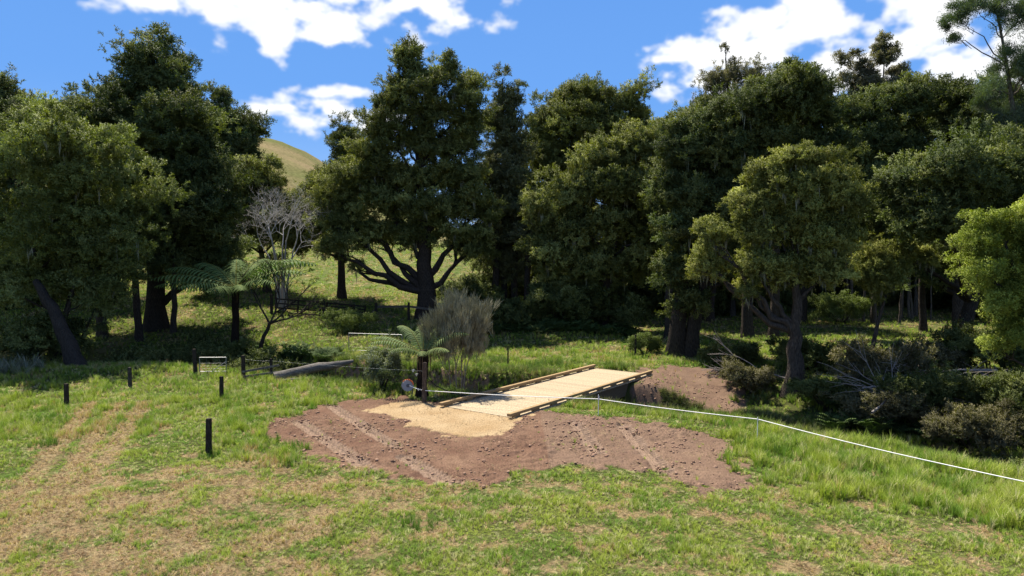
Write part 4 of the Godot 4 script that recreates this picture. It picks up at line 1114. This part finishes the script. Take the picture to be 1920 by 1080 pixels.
func build_undergrowth() -> void:
	bush("glossy grey leaved shrub on the gully edge by the fence reel", -5.35, 28.2, 1.5, 1.7, 420, 0.42, Color(0.08, 0.10, 0.05), Color(0.2, 0.22, 0.15), "broad")
	bush("round green bush below the dark timber gate", -11.0, 46.0, 2.8, 1.3, 420, 0.6, Color(0.09, 0.12, 0.035), Color(0.16, 0.2, 0.06), "broad")
	bush("dark shrub under the large tree fern", -13.0, 35.8, 3.0, 2.0, 500, 0.7, Color(0.085, 0.105, 0.035), Color(0.14, 0.16, 0.055))
	bush("low dark shrub between the tall dark trunk and the gully", -17.0, 38.0, 4.0, 2.4, 650, 0.8, Color(0.085, 0.105, 0.035), Color(0.14, 0.16, 0.055))
	bush("dark shrub beside the leaning trunk", -20.5, 36.5, 4.0, 2.2, 600, 0.8, Color(0.085, 0.105, 0.035), Color(0.14, 0.16, 0.055))
	bush("shaded shrub at the foot of the pale green feathery tree", -25.0, 36.0, 4.0, 2.6, 600, 0.8, Color(0.085, 0.105, 0.035), Color(0.14, 0.16, 0.055))
	bush("dark shrub on the shaded bank under the low hanging tree", 3.5, 49.0, 5.0, 2.6, 700, 0.85, Color(0.085, 0.105, 0.035), Color(0.14, 0.16, 0.055))
	bush("dark shrub right of the shaded bank", 7.0, 50.0, 5.0, 2.2, 600, 0.85, Color(0.085, 0.105, 0.035), Color(0.14, 0.16, 0.055))
	bush("shrub in shade behind the spreading tree", -3.0, 54.0, 4.5, 3.2, 600, 0.85, Color(0.085, 0.105, 0.035), Color(0.14, 0.16, 0.055))
	bush("tangled shrub right of the wispy shrub on the bank", 0.0, 49.0, 4.0, 1.8, 500, 0.7, Color(0.085, 0.105, 0.035), Color(0.14, 0.16, 0.055))
	bush("sunlit weedy shrub left of the double trunk", 7.6, 38.6, 1.8, 0.9, 260, 0.5, Color(0.09, 0.12, 0.035), Color(0.16, 0.2, 0.06), "broad")
	bush("low dark weeds right of the double trunk", 11.0, 34.6, 3.0, 0.9, 360, 0.55, Color(0.085, 0.105, 0.035), Color(0.14, 0.16, 0.055))
	bush("dark shrub behind the gnarled trunk", 14.2, 32.5, 3.4, 1.3, 420, 0.6, Color(0.085, 0.105, 0.035), Color(0.14, 0.16, 0.055))
	bush("brushwood bush below the slender young tree", 15.2, 28.2, 3.6, 1.9, 620, 0.6, Color(0.10, 0.095, 0.05), Color(0.15, 0.135, 0.075))
	bush("dark bush in the gully by the dead branches", 16.3, 24.8, 4.0, 1.6, 700, 0.6, Color(0.085, 0.105, 0.035), Color(0.14, 0.16, 0.055))
	bush("dark gully bush under the bright leafy tree", 19.5, 24.0, 4.2, 1.2, 700, 0.6, Color(0.085, 0.105, 0.035), Color(0.14, 0.16, 0.055))
	bush("shaded bush by the black trunked tree", 21.5, 30.5, 4.0, 2.2, 600, 0.7, Color(0.085, 0.105, 0.035), Color(0.14, 0.16, 0.055))
	bush("low gully bush at the end of the lush grass", 16.5, 20.0, 3.4, 0.6, 560, 0.55, Color(0.085, 0.105, 0.035), Color(0.14, 0.16, 0.055))
	bush("scrubby brush on the bank between the soil patch and the gnarled trunk", 10.6, 30.4, 2.4, 1.0, 360, 0.5, Color(0.10, 0.095, 0.05), Color(0.15, 0.135, 0.075))
	bush("straggly bush at the foot of the gnarled trunk", 12.9, 27.6, 2.6, 1.1, 400, 0.5, Color(0.085, 0.105, 0.035), Color(0.14, 0.16, 0.055))
	bush("dark brush overhanging the right stream bed", 13.8, 25.2, 2.8, 1.3, 420, 0.5, Color(0.10, 0.095, 0.05), Color(0.15, 0.135, 0.075))
	bush("dense brush across the stream from the lush grass", 15.4, 22.6, 3.0, 1.2, 480, 0.5, Color(0.10, 0.095, 0.05), Color(0.15, 0.135, 0.075))
	bush("leafy brush between the slender young tree and the dead branches", 18.0, 30.0, 3.4, 1.5, 460, 0.55, Color(0.10, 0.095, 0.05), Color(0.15, 0.135, 0.075))
	bush("sunny shrub at the back of the glade", 27.0, 56.0, 5.0, 2.0, 400, 0.8, Color(0.09, 0.12, 0.035), Color(0.16, 0.2, 0.06), "broad")
	# dead branches over the right gully
	var spots := [[14.6, 26.4, 2.0, -0.25, "dead grey branch arching over the gully brush"], [17.0, 26.0, 2.6, 0.3, "long dead grey branch reaching toward the bright tree"], [12.0, 31.0, 1.6, 2.6, "dead stick lying on the bare soil bank"], [18.4, 27.5, 2.2, 2.9, "dead grey branch tangled by the black trunked tree"], [13.6, 24.6, 2.0, 0.6, "forked dead branch hanging over the right stream bed"], [15.6, 24.0, 2.2, 2.4, "dead branch lying on the brush across from the lush grass"], [19.6, 25.0, 2.4, 0.1, "dead grey branch under the bright leafy tree"], [17.4, 22.6, 2.2, 0.9, "bleached dead branch low in the gully brush"]]
	for q in spots:
		var root := thing("dead_branch", q[4], "branch", p3(q[0], q[1], 0.9 if q[2] > 1.8 else 0.15))
		var g := Geo.new()
		var tips := []
		branch(g, Vector3(-q[2] * 0.5, 0, 0).rotated(Vector3.UP, q[3]), Vector3(1, 0.1, 0).rotated(Vector3.UP, q[3]), q[2], 0.05, 3, 0.5, -0.02, Color(0.24, 0.215, 0.19), tips)
		part("wood", g, mat.dry, root)
	# leaning trunk on the left bank
	var lt := thing("leaning_trunk", "thick leaning shaggy trunk on the left gully bank", "trunk", p3(-21.3, 33.6, -0.2))
	var lg := Geo.new()
	lg.tube(bent(Vector3(-0.1, 0, 0), Vector3(-3.2, 4.4, -1.5), 0.3, 8, 0.08), [0.5, 0.4, 0.35, 0.32, 0.29, 0.26, 0.23, 0.2, 0.15], 13, Color(0.085, 0.072, 0.06), 0.12)
	part("trunk", lg, mat.bark, lt)
	# pale flax like leaves, bottom left bank
	var buf := PackedFloat32Array()
	for k in 70:
		var x := rnd(-26.5, -22.0)
		var d := rnd(30.2, 33.0)
		push(buf, along((Vector3.UP + on_sphere() * 0.5).normalized(), rnd(0, TAU), rnd(0.5, 0.9)), p3(x, d), Color(0.24, 0.25, 0.19) * rnd(0.6, 1.1))
	var fl := scatter("sedge", leaf.tuft2, mat.grass, buf, self)
	tag(fl, "pale tangled sedge at the foot of the leaning trunk", "sedge", "", "stuff")
	# slim saplings and a cabbage tree behind the glade
	for k in 13:
		var x := rnd(28.5, 37.5)
		var d := rnd(58.0, 63.0)
		var s := thing("sapling", "slim pale sapling trunk behind the sunny glade", "sapling", p3(x, d, -0.1), "slim saplings behind the glade")
		var g := Geo.new()
		g.tube(bent(Vector3.ZERO, Vector3(rnd(-0.5, 0.5), rnd(5.5, 7.0), 0), 0.0, 5, 0.08), taper(rnd(0.07, 0.14), 0.04, 5), 7, Color(0.28, 0.25, 0.21) * rnd(0.7, 1.1))
		part("trunk", g, mat.bark, s)
	var ct := thing("cabbage_tree", "small cabbage tree with a spiky leaf tuft behind the glade", "cabbage tree", p3(31.6, 55.5, -0.1))
	var cg := Geo.new()
	cg.tube(bent(Vector3.ZERO, Vector3(0.1, 3.0, 0), 0.0, 5, 0.04), taper(0.12, 0.09, 5), 8, Color(0.2, 0.175, 0.15), 0.06)
	part("trunk", cg, mat.bark, ct)
	var lv := Geo.new()
	for k in 60:
		var dir := on_sphere()
		dir.y = absf(dir.y) * 1.1 - 0.25
		dir = dir.normalized()
		lv.blade(Vector3(0.1, 3.0, 0), dir, dir.cross(on_sphere()).normalized(), rnd(0.6, 0.9), 0.06, Color(0.14, 0.18, 0.055) * rnd(0.8, 1.2))
	part("leaf_tuft", lv, mat.leaf, ct)
	# bare trunks standing in the shade of the forest
	for q in [[16.1, 46.5, 0.36, "dark forest trunk behind the gnarled tree"], [18.0, 47.0, 0.3, "dark forest trunk beside the sunny glade"], [29.6, 49.0, 0.24, "upright post like trunk at the edge of the sunny glade"], [28.2, 43.0, 0.42, "stout shaded trunk next to the forking dark tree"], [31.5, 43.5, 0.4, "stout shaded trunk right of the forking dark tree"], [24.0, 56.0, 0.25, "thin grey trunk at the back of the glade"], [10.6, 46.0, 0.25, "dark trunk behind the double trunk"], [-26.5, 44.0, 0.3, "dark trunk in the left wood"], [-23.6, 43.0, 0.22, "slimmer dark trunk in the left wood"], [-22.4, 45.0, 0.18, "thin dark trunk left of the tall dark tree"], [-1.3, 55.0, 0.3, "pale streaked trunk right of the spreading tree"], [1.2, 54.0, 0.25, "slim trunk above the shaded bank"]]:
		var s := thing("forest_tree", q[3], "tree", p3(q[0], q[1], -0.1))
		var g := Geo.new()
		var h := 8.5
		g.tube(bent(Vector3.ZERO, Vector3(rnd(-0.4, 0.4), h, 0), 0.0, 9, 0.07), [q[2] * 1.35, q[2] * 1.02, q[2], q[2] * 0.97, q[2] * 0.92, q[2] * 0.87, q[2] * 0.8, q[2] * 0.75, q[2] * 0.7, q[2] * 0.6], 11, Color(0.11, 0.092, 0.078), 0.1)
		part("trunk", g, mat.bark, s)
	# ground ferns in the shaded gullies
	var fb := PackedFloat32Array()
	for q in [[-24.0, -9.5, 35.2, 39.5, 150], [12.0, 23.0, 20.0, 29.0, 120], [-2.0, 9.0, 46.0, 51.0, 90]]:
		for k in q[4]:
			var x := rnd(q[0], q[1])
			var d := rnd(q[2], q[3])
			if side_of_stream(x, d) < 1.8:
				continue
			push(fb, along((Vector3.UP + on_sphere() * 0.25).normalized(), rnd(0, TAU), rnd(0.5, 1.1)), p3(x, d), Color(0.06, 0.09, 0.028) * rnd(0.7, 1.3))
	tag(scatter("ground_ferns", leaf.fern, mat.frond, fb, self), "ground ferns massed in the shaded gully", "ferns", "", "stuff")
	# arum flowers by the small fern
	for q in [[-3.95, 27.0, 1.0], [-3.8, 26.9, 0.85], [-4.0, 26.8, 0.42], [-3.7, 26.7, 0.3]]:
		var s := thing("white_flower", "white cup shaped flower on a stalk beside the small tree fern", "flower", p3(q[0], q[1], -0.05), "white flowers by the small tree fern")
		var st := Geo.new()
		st.tube([Vector3.ZERO, Vector3(0.02, q[2], 0)], [0.008, 0.006], 5, Color(0.1, 0.15, 0.04))
		part("stalk", st, mat.leaf, s)
		var fg := Geo.new()
		fg.tube([Vector3(0.02, q[2], 0), Vector3(0.02, q[2] + 0.05, 0), Vector3(0.02, q[2] + 0.1, 0.02)], [0.012, 0.035, 0.06], 9, Color(0.75, 0.74, 0.66), 0.1, false)
		part("bloom", fg, mat.plain, s)

func build_grass() -> void:
	var bufs := [PackedFloat32Array(), PackedFloat32Array(), PackedFloat32Array(), PackedFloat32Array(), PackedFloat32Array()]
	var bands := [[9.5, 16.0, 0.078], [16.0, 26.0, 0.10], [26.0, 40.0, 0.15], [40.0, 66.0, 0.27], [66.0, 104.0, 0.6]]
	for b in bands:
		var d: float = b[0]
		var step: float = b[2]
		while d < b[1]:
			var reach := d * 0.80 + 3.0
			var x := -reach
			while x < reach:
				if d > 66.0 and x > 2.0:
					break
				var px := x + rnd(-0.5, 0.5) * step
				var pd := d + rnd(-0.5, 0.5) * step
				x += step
				if pd < 36.0 and pd > 14.0:
					if within(DIRT, px, pd, 0.8):
						if rng.randf() > 0.012 or within(GRAVEL, px, pd, 0.9):
							continue
					if on_bridge(px, pd, 0.3) or within(GRAVEL, px, pd, 0.7):
						continue
				var s := side_of_stream(px, pd) if pd < 45.0 else 9.0
				if absf(s) < 1.9:
					continue
				if s > 0.0 and pd < 36.0 and within(FAR_DIRT, px, pd, 0.9) and rng.randf() > 0.05:
					continue
				var wood := smoothstep(2.0, 8.0, px) * smoothstep(46.0, 52.0, pd) * 0.6
				if s > 0.0 and px > 10.0 and pd < 34.0 and rng.randf() < 0.5:
					continue
				if rng.randf() < wood:
					continue
				var st := strawness(px, pd)
				var lush := 0.0
				if pd < 34.0 and s < 0.0:
					if within(LUSH, px, pd, 1.2):
						lush = 1.0
					elif within(LUSH_B, px, pd, 1.2):
						lush = 0.6
					elif px < -11.0 and pd > 20.0:
						lush = 0.5
				elif s > 0.0:
					lush = 0.6
				var cl := n_mid.get_noise_2d(px * 6.0 + 200.0, pd * 6.0)
				var tall := lerpf(0.10, 0.27, lush) * (1.0 + 1.3 * clampf(cl, -0.45, 0.8))
				if s < 0.0 and s > -3.6:
					tall = maxf(tall, 0.24)
				tall *= lerpf(1.0, 0.7, st)
				if st > 0.5 and rng.randf() < 0.12:
					continue
				var hue := clampf(0.5 + 1.1 * n_wide.get_noise_2d(px * 9.0 + 50.0, pd * 9.0) + 0.6 * cl + 0.22 * gauss(), 0.0, 1.0)
				var col := Color(0.13, 0.22, 0.035).lerp(Color(0.29, 0.335, 0.06), hue)
				if rng.randf() < st * 0.95:
					col = Color(0.47, 0.365, 0.195).lerp(Color(0.36, 0.23, 0.125), rng.randf())
				elif rng.randf() < 0.17:
					col = Color(0.42, 0.40, 0.2)
				col *= rnd(0.8, 1.2)
				var size := tall * rnd(0.75, 1.3)
				var spread := maxf(size, step * 1.35)
				var w := rnd(0, TAU)
				var bs := Basis(Vector3.UP, w).scaled(Vector3(spread, size, spread))
				bs = Basis(Vector3(1, 0, 0), rnd(-0.25, 0.25)) * bs
				var long := size > 0.16
				push(bufs[(2 if long else 0) + rng.randi() % 2], bs, Vector3(px, land(px, pd) - 0.015, -pd), col)
			d += step
	# cut straw lying flat on the mown ground
	var cut := PackedFloat32Array()
	for k in 60000:
		var pd := 9.5 + 17.0 * pow(rng.randf(), 1.2)
		var px := rnd(-1.0, 1.0) * (pd * 0.8 + 1.0)
		if rng.randf() > strawness(px, pd) + 0.04 or within(DIRT, px, pd, 0.8):
			continue
		var lie := Vector3(gauss(), rnd(0.05, 0.5), gauss()).normalized()
		push(cut, along(lie, rnd(0, TAU), rnd(0.09, 0.2)), Vector3(px, land(px, pd) + 0.02, -pd), Color(0.46, 0.36, 0.2).lerp(Color(0.34, 0.21, 0.11), rng.randf() * 0.9) * rnd(0.75, 1.2))
	tag(scatter("cut_straw", leaf.wisp, mat.dry, cut, self), "cut straw lying on the mown paddock", "straw", "", "stuff")
	# tussocks
	for q in [[-10.95, 25.7, 0.5], [-8.3, 18.55, 0.3], [7.1, 18.3, 0.6], [8.4, 17.2, 0.5], [6.6, 19.4, 0.45], [-1.9, 13.4, 0.4], [-7.2, 19.8, 0.45], [-6.2, 19.1, 0.4], [9.7, 17.6, 0.5], [-13.5, 19.5, 0.4], [-15.5, 22.5, 0.4]]:
		for k in 34:
			var w := rnd(0, TAU)
			var r: float = sqrt(rng.randf()) * q[2] * 1.1
			var px: float = q[0] + cos(w) * r
			var pd: float = q[1] + sin(w) * r
			push(bufs[2 + k % 2], Basis(Vector3.UP, rnd(0, TAU)).scaled(Vector3.ONE * q[2] * rnd(0.35, 0.95) * (1.1 - r)), Vector3(px, land(px, pd) - 0.02, -pd), Color(0.10, 0.165, 0.03) * rnd(0.8, 1.25))
	var names := ["short green and straw coloured paddock grass", "short green and straw coloured paddock grass", "long lush green grass and tussocks", "long lush green grass and tussocks"]
	for k in 4:
		tag(scatter("grass", leaf["tuft%d" % k], mat.grass, bufs[k], self), names[k], "grass", "", "stuff")
	# cut bank: grass hanging over the far bank right of the bridge
	var hang := PackedFloat32Array()
	for k in 1500:
		var f := rng.randf()
		var x := lerpf(6.3, 10.6, f)
		var d := lerpf(28.4, 26.3, f) + rnd(-0.3, 0.9)
		push(hang, along((Vector3(0, rnd(0.1, 1.0), 0.8) + on_sphere() * 0.5).normalized(), rnd(0, TAU), rnd(0.25, 0.5)), p3(x, d, -0.02), Color(0.14, 0.17, 0.05).lerp(Color(0.26, 0.22, 0.11), rng.randf() * 0.8))
	tag(scatter("hanging_grass", leaf.tuft2, mat.grass, hang, self), "rank grass hanging over the cut bank right of the bridge", "grass", "", "stuff")
	# rough weeds and hanging grass along both banks
	var weeds := [PackedFloat32Array(), PackedFloat32Array()]
	for k in 26000:
		var x := rnd(-13.0, 12.0)
		var d := rnd(20.0, 38.0)
		var s := side_of_stream(x, d)
		if absf(s) < 1.3 or s > 6.5 or s < -3.0 or on_bridge(x, d, 0.35) or (s > 0.0 and within(FAR_DIRT, x, d, 0.9)) or within(DIRT, x, d, 0.9):
			continue
		var patch := n_mid.get_noise_2d(x * 4.0 + 300.0, d * 4.0)
		if absf(s) > 3.0 and patch < 0.1:
			continue
		var dryness := clampf(0.35 + 1.3 * n_mid.get_noise_2d(x * 3.0, d * 3.0 + 90.0), 0.0, 1.0) * rng.randf()
		var steep := 1.0 - smoothstep(2.0, 3.2, absf(s))
		var lean := (Vector3.UP + on_sphere() * 0.5 + Vector3(0.3, 0, 0.7) * steep * (1.0 if s > 0.0 else -0.3)).normalized()
		push(weeds[k % 2], along(lean, rnd(0, TAU), rnd(0.22, 0.5)), p3(x, d, -0.03), Color(0.12, 0.18, 0.04).lerp(Color(0.27, 0.205, 0.125), dryness) * rnd(0.75, 1.2))
	for k in 2:
		tag(scatter("bank_weeds", leaf["tuft%d" % (2 + k)], mat.grass, weeds[k], self), "rough green and brown weeds clothing the stream banks", "weeds", "", "stuff")
	# soil clods
	var clod := Geo.new()
	for r in 5:
		for k in 8:
			var lat := -PI / 2.0 + PI * r / 4.0
			var o := Vector3(cos(lat) * cos(TAU * k / 8.0), sin(lat), cos(lat) * sin(TAU * k / 8.0))
			clod.put(o * (1.0 + 0.55 * n_fine.get_noise_3dv(o * 0.9)), o)
	for r in 4:
		for k in 8:
			var p := r * 8 + k
			var q := r * 8 + (k + 1) % 8
			clod.i.append_array(PackedInt32Array([p, q, q + 8, p, q + 8, p + 8]))
	var cb := PackedFloat32Array()
	for k in 22000:
		var x := rnd(-9.0, 9.5)
		var d := rnd(15.0, 27.0)
		if k % 9 == 0:
			x = rnd(5.5, 11.0)
			d = rnd(28.0, 33.0)
		var ok := within(DIRT, x, d, 0.6) and not within(GRAVEL, x, d, 0.3)
		ok = ok or within(FAR_DIRT, x, d, 0.6)
		if not ok or on_bridge(x, d, 0.1) or n_mid.get_noise_2d(x * 4.0, d * 4.0) + rnd(-0.2, 0.2) < 0.08:
			continue
		var size := 0.008 + 0.05 * pow(rng.randf(), 4.0)
		push(cb, Basis(on_sphere(), rnd(0, TAU)).scaled(Vector3(1, 0.75, 1) * size), Vector3(x, land(x, d) + 0.025 + 0.09 * n_fine.get_noise_2d(x * 1.1, d * 1.1) * 0.5, -d), Color(0.15, 0.09, 0.064).lerp(Color(0.26, 0.17, 0.118), rng.randf()))
	tag(scatter("soil_clods", clod.mesh(), mat.dry, cb, self), "loose brown soil clods on the bare earth", "soil", "", "stuff")
	var lb := PackedFloat32Array()
	for k in 9000:
		var x := rnd(-9.0, 9.5)
		var d := rnd(15.0, 27.0)
		if not within(DIRT, x, d, 0.6) or on_bridge(x, d, 0.2) or n_mid.get_noise_2d(x * 5.0 + 77.0, d * 5.0) < -0.02:
			continue
		push(lb, along((on_sphere() + Vector3.UP * 0.2).normalized(), rnd(0, TAU), rnd(0.06, 0.14)), Vector3(x, land(x, d) + 0.06, -d), Color(0.42, 0.31, 0.17) * rnd(0.6, 1.1))
	tag(scatter("straw_litter", leaf.wisp, mat.dry, lb, self), "scraps of dry straw on the bare soil", "straw", "", "stuff")

func build_water() -> void:
	var g := Geo.new()
	for k in STREAM.size():
		var p := Vector2(STREAM[k][0], STREAM[k][1])
		var q := Vector2(STREAM[mini(k + 1, STREAM.size() - 1)][0], STREAM[mini(k + 1, STREAM.size() - 1)][1]) - Vector2(STREAM[maxi(k - 1, 0)][0], STREAM[maxi(k - 1, 0)][1])
		var s := q.normalized().orthogonal() * 2.2
		g.put(Vector3(p.x + s.x, -1.82, -(p.y + s.y)), Vector3.UP)
		g.put(Vector3(p.x - s.x, -1.82, -(p.y - s.y)), Vector3.UP)
		if k:
			var f := g.v.size() - 4
			g.i.append_array(PackedInt32Array([f, f + 1, f + 3, f, f + 3, f + 2]))
	tag(part("stream_water", g, mat.water, self), "dark still water in the stream bed", "", "", "structure")

func hill_y(x: float, d: float) -> float:
	var y := 4.0 + 40.0 * exp(-(pow((x + 90.0) / 48.0, 2.0) + pow((d - 262.0) / 85.0, 2.0))) + 58.0 * exp(-(pow((x + 215.0) / 85.0, 2.0) + pow((d - 320.0) / 90.0, 2.0)))
	y += 14.0 * exp(-(pow((x + 60.0) / 60.0, 2.0) + pow((d - 180.0) / 50.0, 2.0)))
	return y * smoothstep(100.0, 150.0, d) - 4.0 + 2.4 * n_wide.get_noise_2d(x * 0.25, d * 0.25) + 0.5 * n_wide.get_noise_2d(x * 1.4, d * 1.4)

func build_hills() -> void:
	var g := Geo.new()
	var nx := 130
	var nd := 110
	for r in nd:
		for k in nx:
			var x := -330.0 + k * 4.2
			var d := 96.0 + r * 3.2
			var nz := n_wide.get_noise_2d(x * 0.5, d * 0.5) + 0.6 * n_mid.get_noise_2d(x * 0.4, d * 0.4)
			var y := hill_y(x, d)
			var col := Color(0.15, 0.165, 0.06).lerp(Color(0.27, 0.215, 0.115), clampf(0.6 + nz * 1.1 , 0.0, 1.0))
			g.put(Vector3(x, y + 5.0 * smoothstep(96.0, 120.0, d), -d), Vector3.UP, col)
	for r in nd - 1:
		for k in nx - 1:
			var p := r * nx + k
			g.i.append_array(PackedInt32Array([p, p + nx, p + nx + 1, p, p + nx + 1, p + 1]))
	for r in nd:
		for k in nx:
			var p := r * nx + k
			g.n[p] = (g.v[p + 1 if k < nx - 1 else p] - g.v[p - 1 if k > 0 else p]).cross(g.v[p + nx if r < nd - 1 else p] - g.v[p - nx if r > 0 else p]).normalized()
	tag(part("hills", g, mat.hill, self), "bare dry grass hills behind the forest", "", "", "structure")


# ---------------------------------------------------------------- sky
func make_sky() -> PanoramaSkyMaterial:
	var w := 3072
	var h := 1536
	var big := FastNoiseLite.new()
	big.seed = 21
	big.frequency = 2.4
	big.fractal_octaves = 3
	var puff := FastNoiseLite.new()
	puff.seed = 33
	puff.frequency = 10.0
	puff.fractal_octaves = 6
	puff.fractal_gain = 0.55
	var data := PackedFloat32Array()
	data.resize(w * h * 3)
	var ground := Vector3(0.10, 0.11, 0.06)
	var zen := Vector3(0.024, 0.082, 0.275)
	var mid := Vector3(0.07, 0.172, 0.388)
	var hor := Vector3(0.175, 0.272, 0.42)
	for r in h:
		var el := (0.5 - (r + 0.5) / h) * PI
		var sy := sin(el)
		var air := mid.lerp(zen, smoothstep(0.12, 0.9, sy)) if sy > 0.12 else hor.lerp(mid, smoothstep(-0.02, 0.24, sy))
		if sy > 0.12:
			air = hor.lerp(mid, smoothstep(-0.02, 0.24, sy)).lerp(zen, smoothstep(0.12, 0.9, sy))
		var deg := rad_to_deg(el)
		for c in w:
			var at := (r * w + c) * 3
			if el < -0.01:
				data[at] = ground.x
				data[at + 1] = ground.y
				data[at + 2] = ground.z
				continue
			var az := wrapf((c + 0.5) / w * TAU, -PI, PI)      # 0 towards -z
			var p := Vector3(sin(az) * cos(el), sy * 1.7, -cos(az) * cos(el))
			var azd := rad_to_deg(az)
			# cover: scattered fair weather cloud all round; the clouds seen ahead of the camera have their own places
			var ahead := 1.0 - smoothstep(40.0, 55.0, absf(azd)) * 1.0
			ahead *= 1.0 - smoothstep(24.0, 34.0, deg)
			var cover := -0.12 + 1.5 * big.get_noise_3dv(p)
			if ahead > 0.0:
				var own := -0.75
				for q in CLOUDS:
					var ex: float = (azd - q[0]) / q[2]
					var ey: float = (deg - q[1]) / q[3]
					var rr := ex * ex + ey * ey
					if rr < 4.0:
						own = maxf(own, q[4] * (1.0 - rr * 0.62) - 0.1)
				cover = lerpf(cover, own, ahead)
			var col := air
			if cover > -0.74:
				var n := puff.get_noise_3dv(p * 1.3)
				var dens := smoothstep(0.0, 0.75, cover + n * 1.55)
				if dens > 0.0:
					var thick := clampf(0.5 + 0.5 * cover + 0.55 * puff.get_noise_3dv(p * 0.8 + Vector3(5, 0, 0)), 0.0, 1.0)
					col = air.lerp(Vector3(0.335, 0.36, 0.40).lerp(Vector3(0.48, 0.48, 0.48), thick), dens * 0.96)
			data[at] = col.x
			data[at + 1] = col.y
			data[at + 2] = col.z
	var im := Image.create_from_data(w, h, false, Image.FORMAT_RGBF, data.to_byte_array())
	var m := PanoramaSkyMaterial.new()
	m.panorama = ImageTexture.create_from_image(im)
	return m


func _ready() -> void:
	rng.seed = 4711
	n_wide.seed = 7
	n_wide.frequency = 0.05
	n_mid.seed = 8
	n_mid.frequency = 0.12
	n_fine.seed = 9
	n_fine.frequency = 1.3
	n_fine.fractal_octaves = 3
	# camera, sky, sun, exposure
	var cam := Camera3D.new()
	cam.name = "camera"
	cam.fov = 45.75
	cam.far = 2000.0
	add_child(cam)
	cam.position = Vector3(0, 5.3, 0)
	cam.rotation_degrees = Vector3(-2.237, 0, 0)
	cam.current = true
	var env := Environment.new()
	env.background_mode = Environment.BG_SKY
	env.sky = Sky.new()
	env.sky.sky_material = make_sky()
	env.tonemap_mode = Environment.TONE_MAPPER_LINEAR
	env.tonemap_exposure = 2.45
	env.sdfgi_enabled = true
	env.ssao_enabled = true
	env.ssil_enabled = true
	var we := WorldEnvironment.new()
	we.name = "environment"
	we.environment = env
	add_child(we)
	var sun := DirectionalLight3D.new()
	sun.name = "sun"
	sun.light_energy = 1.6
	sun.light_angular_distance = 0.53
	sun.light_color = Color(1.0, 0.965, 0.90)
	sun.shadow_enabled = true
	add_child(sun)
	sun.basis = Basis.looking_at(Vector3(0.26, -0.95, 0.46).normalized())

	make_materials()
	make_leaves()
	build_ground()
	build_water()
	build_hills()
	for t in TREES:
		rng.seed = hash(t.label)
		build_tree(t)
	rng.seed = 99
	build_dead_shrub()
	build_slim_tree()
	build_wispy_shrub()
	build_tree_fern("large tree fern with a dark trunk and arching fronds at the gully edge", -16.1, 39.5, 4.0, 0.2, 4.3, [[8, 0.45, 1.0], [33, 0.3, 0.8], [62, 0.15, 0.7], [98, 0.1, 0.65], [128, 0.2, 0.75], [158, 0.35, 1.0], [186, 0.5, 1.05], [212, 0.65, 0.95], [250, 0.8, 0.9], [285, 0.8, 0.9], [325, 0.7, 1.0], [350, 0.6, 1.1], [20, 0.75, 0.9], [172, 0.2, 1.0], [228, 0.5, 0.9]], Color(0.095, 0.14, 0.045))
	build_tree_fern("small tree fern with pale arching fronds beside the strainer post", -3.6, 26.9, 1.9, 0.2, 2.1, [[10, 0.8, 0.95], [50, 0.4, 0.8], [85, 0.3, 0.75], [125, 0.4, 0.85], [165, 0.5, 1.0], [190, 0.55, 1.05], [225, 0.95, 0.95], [262, 1.05, 0.9], [300, 1.0, 0.95], [335, 0.9, 1.0]], Color(0.125, 0.165, 0.065))
	build_bridge()
	build_fences()
	build_log()
	build_undergrowth()
	build_grass()
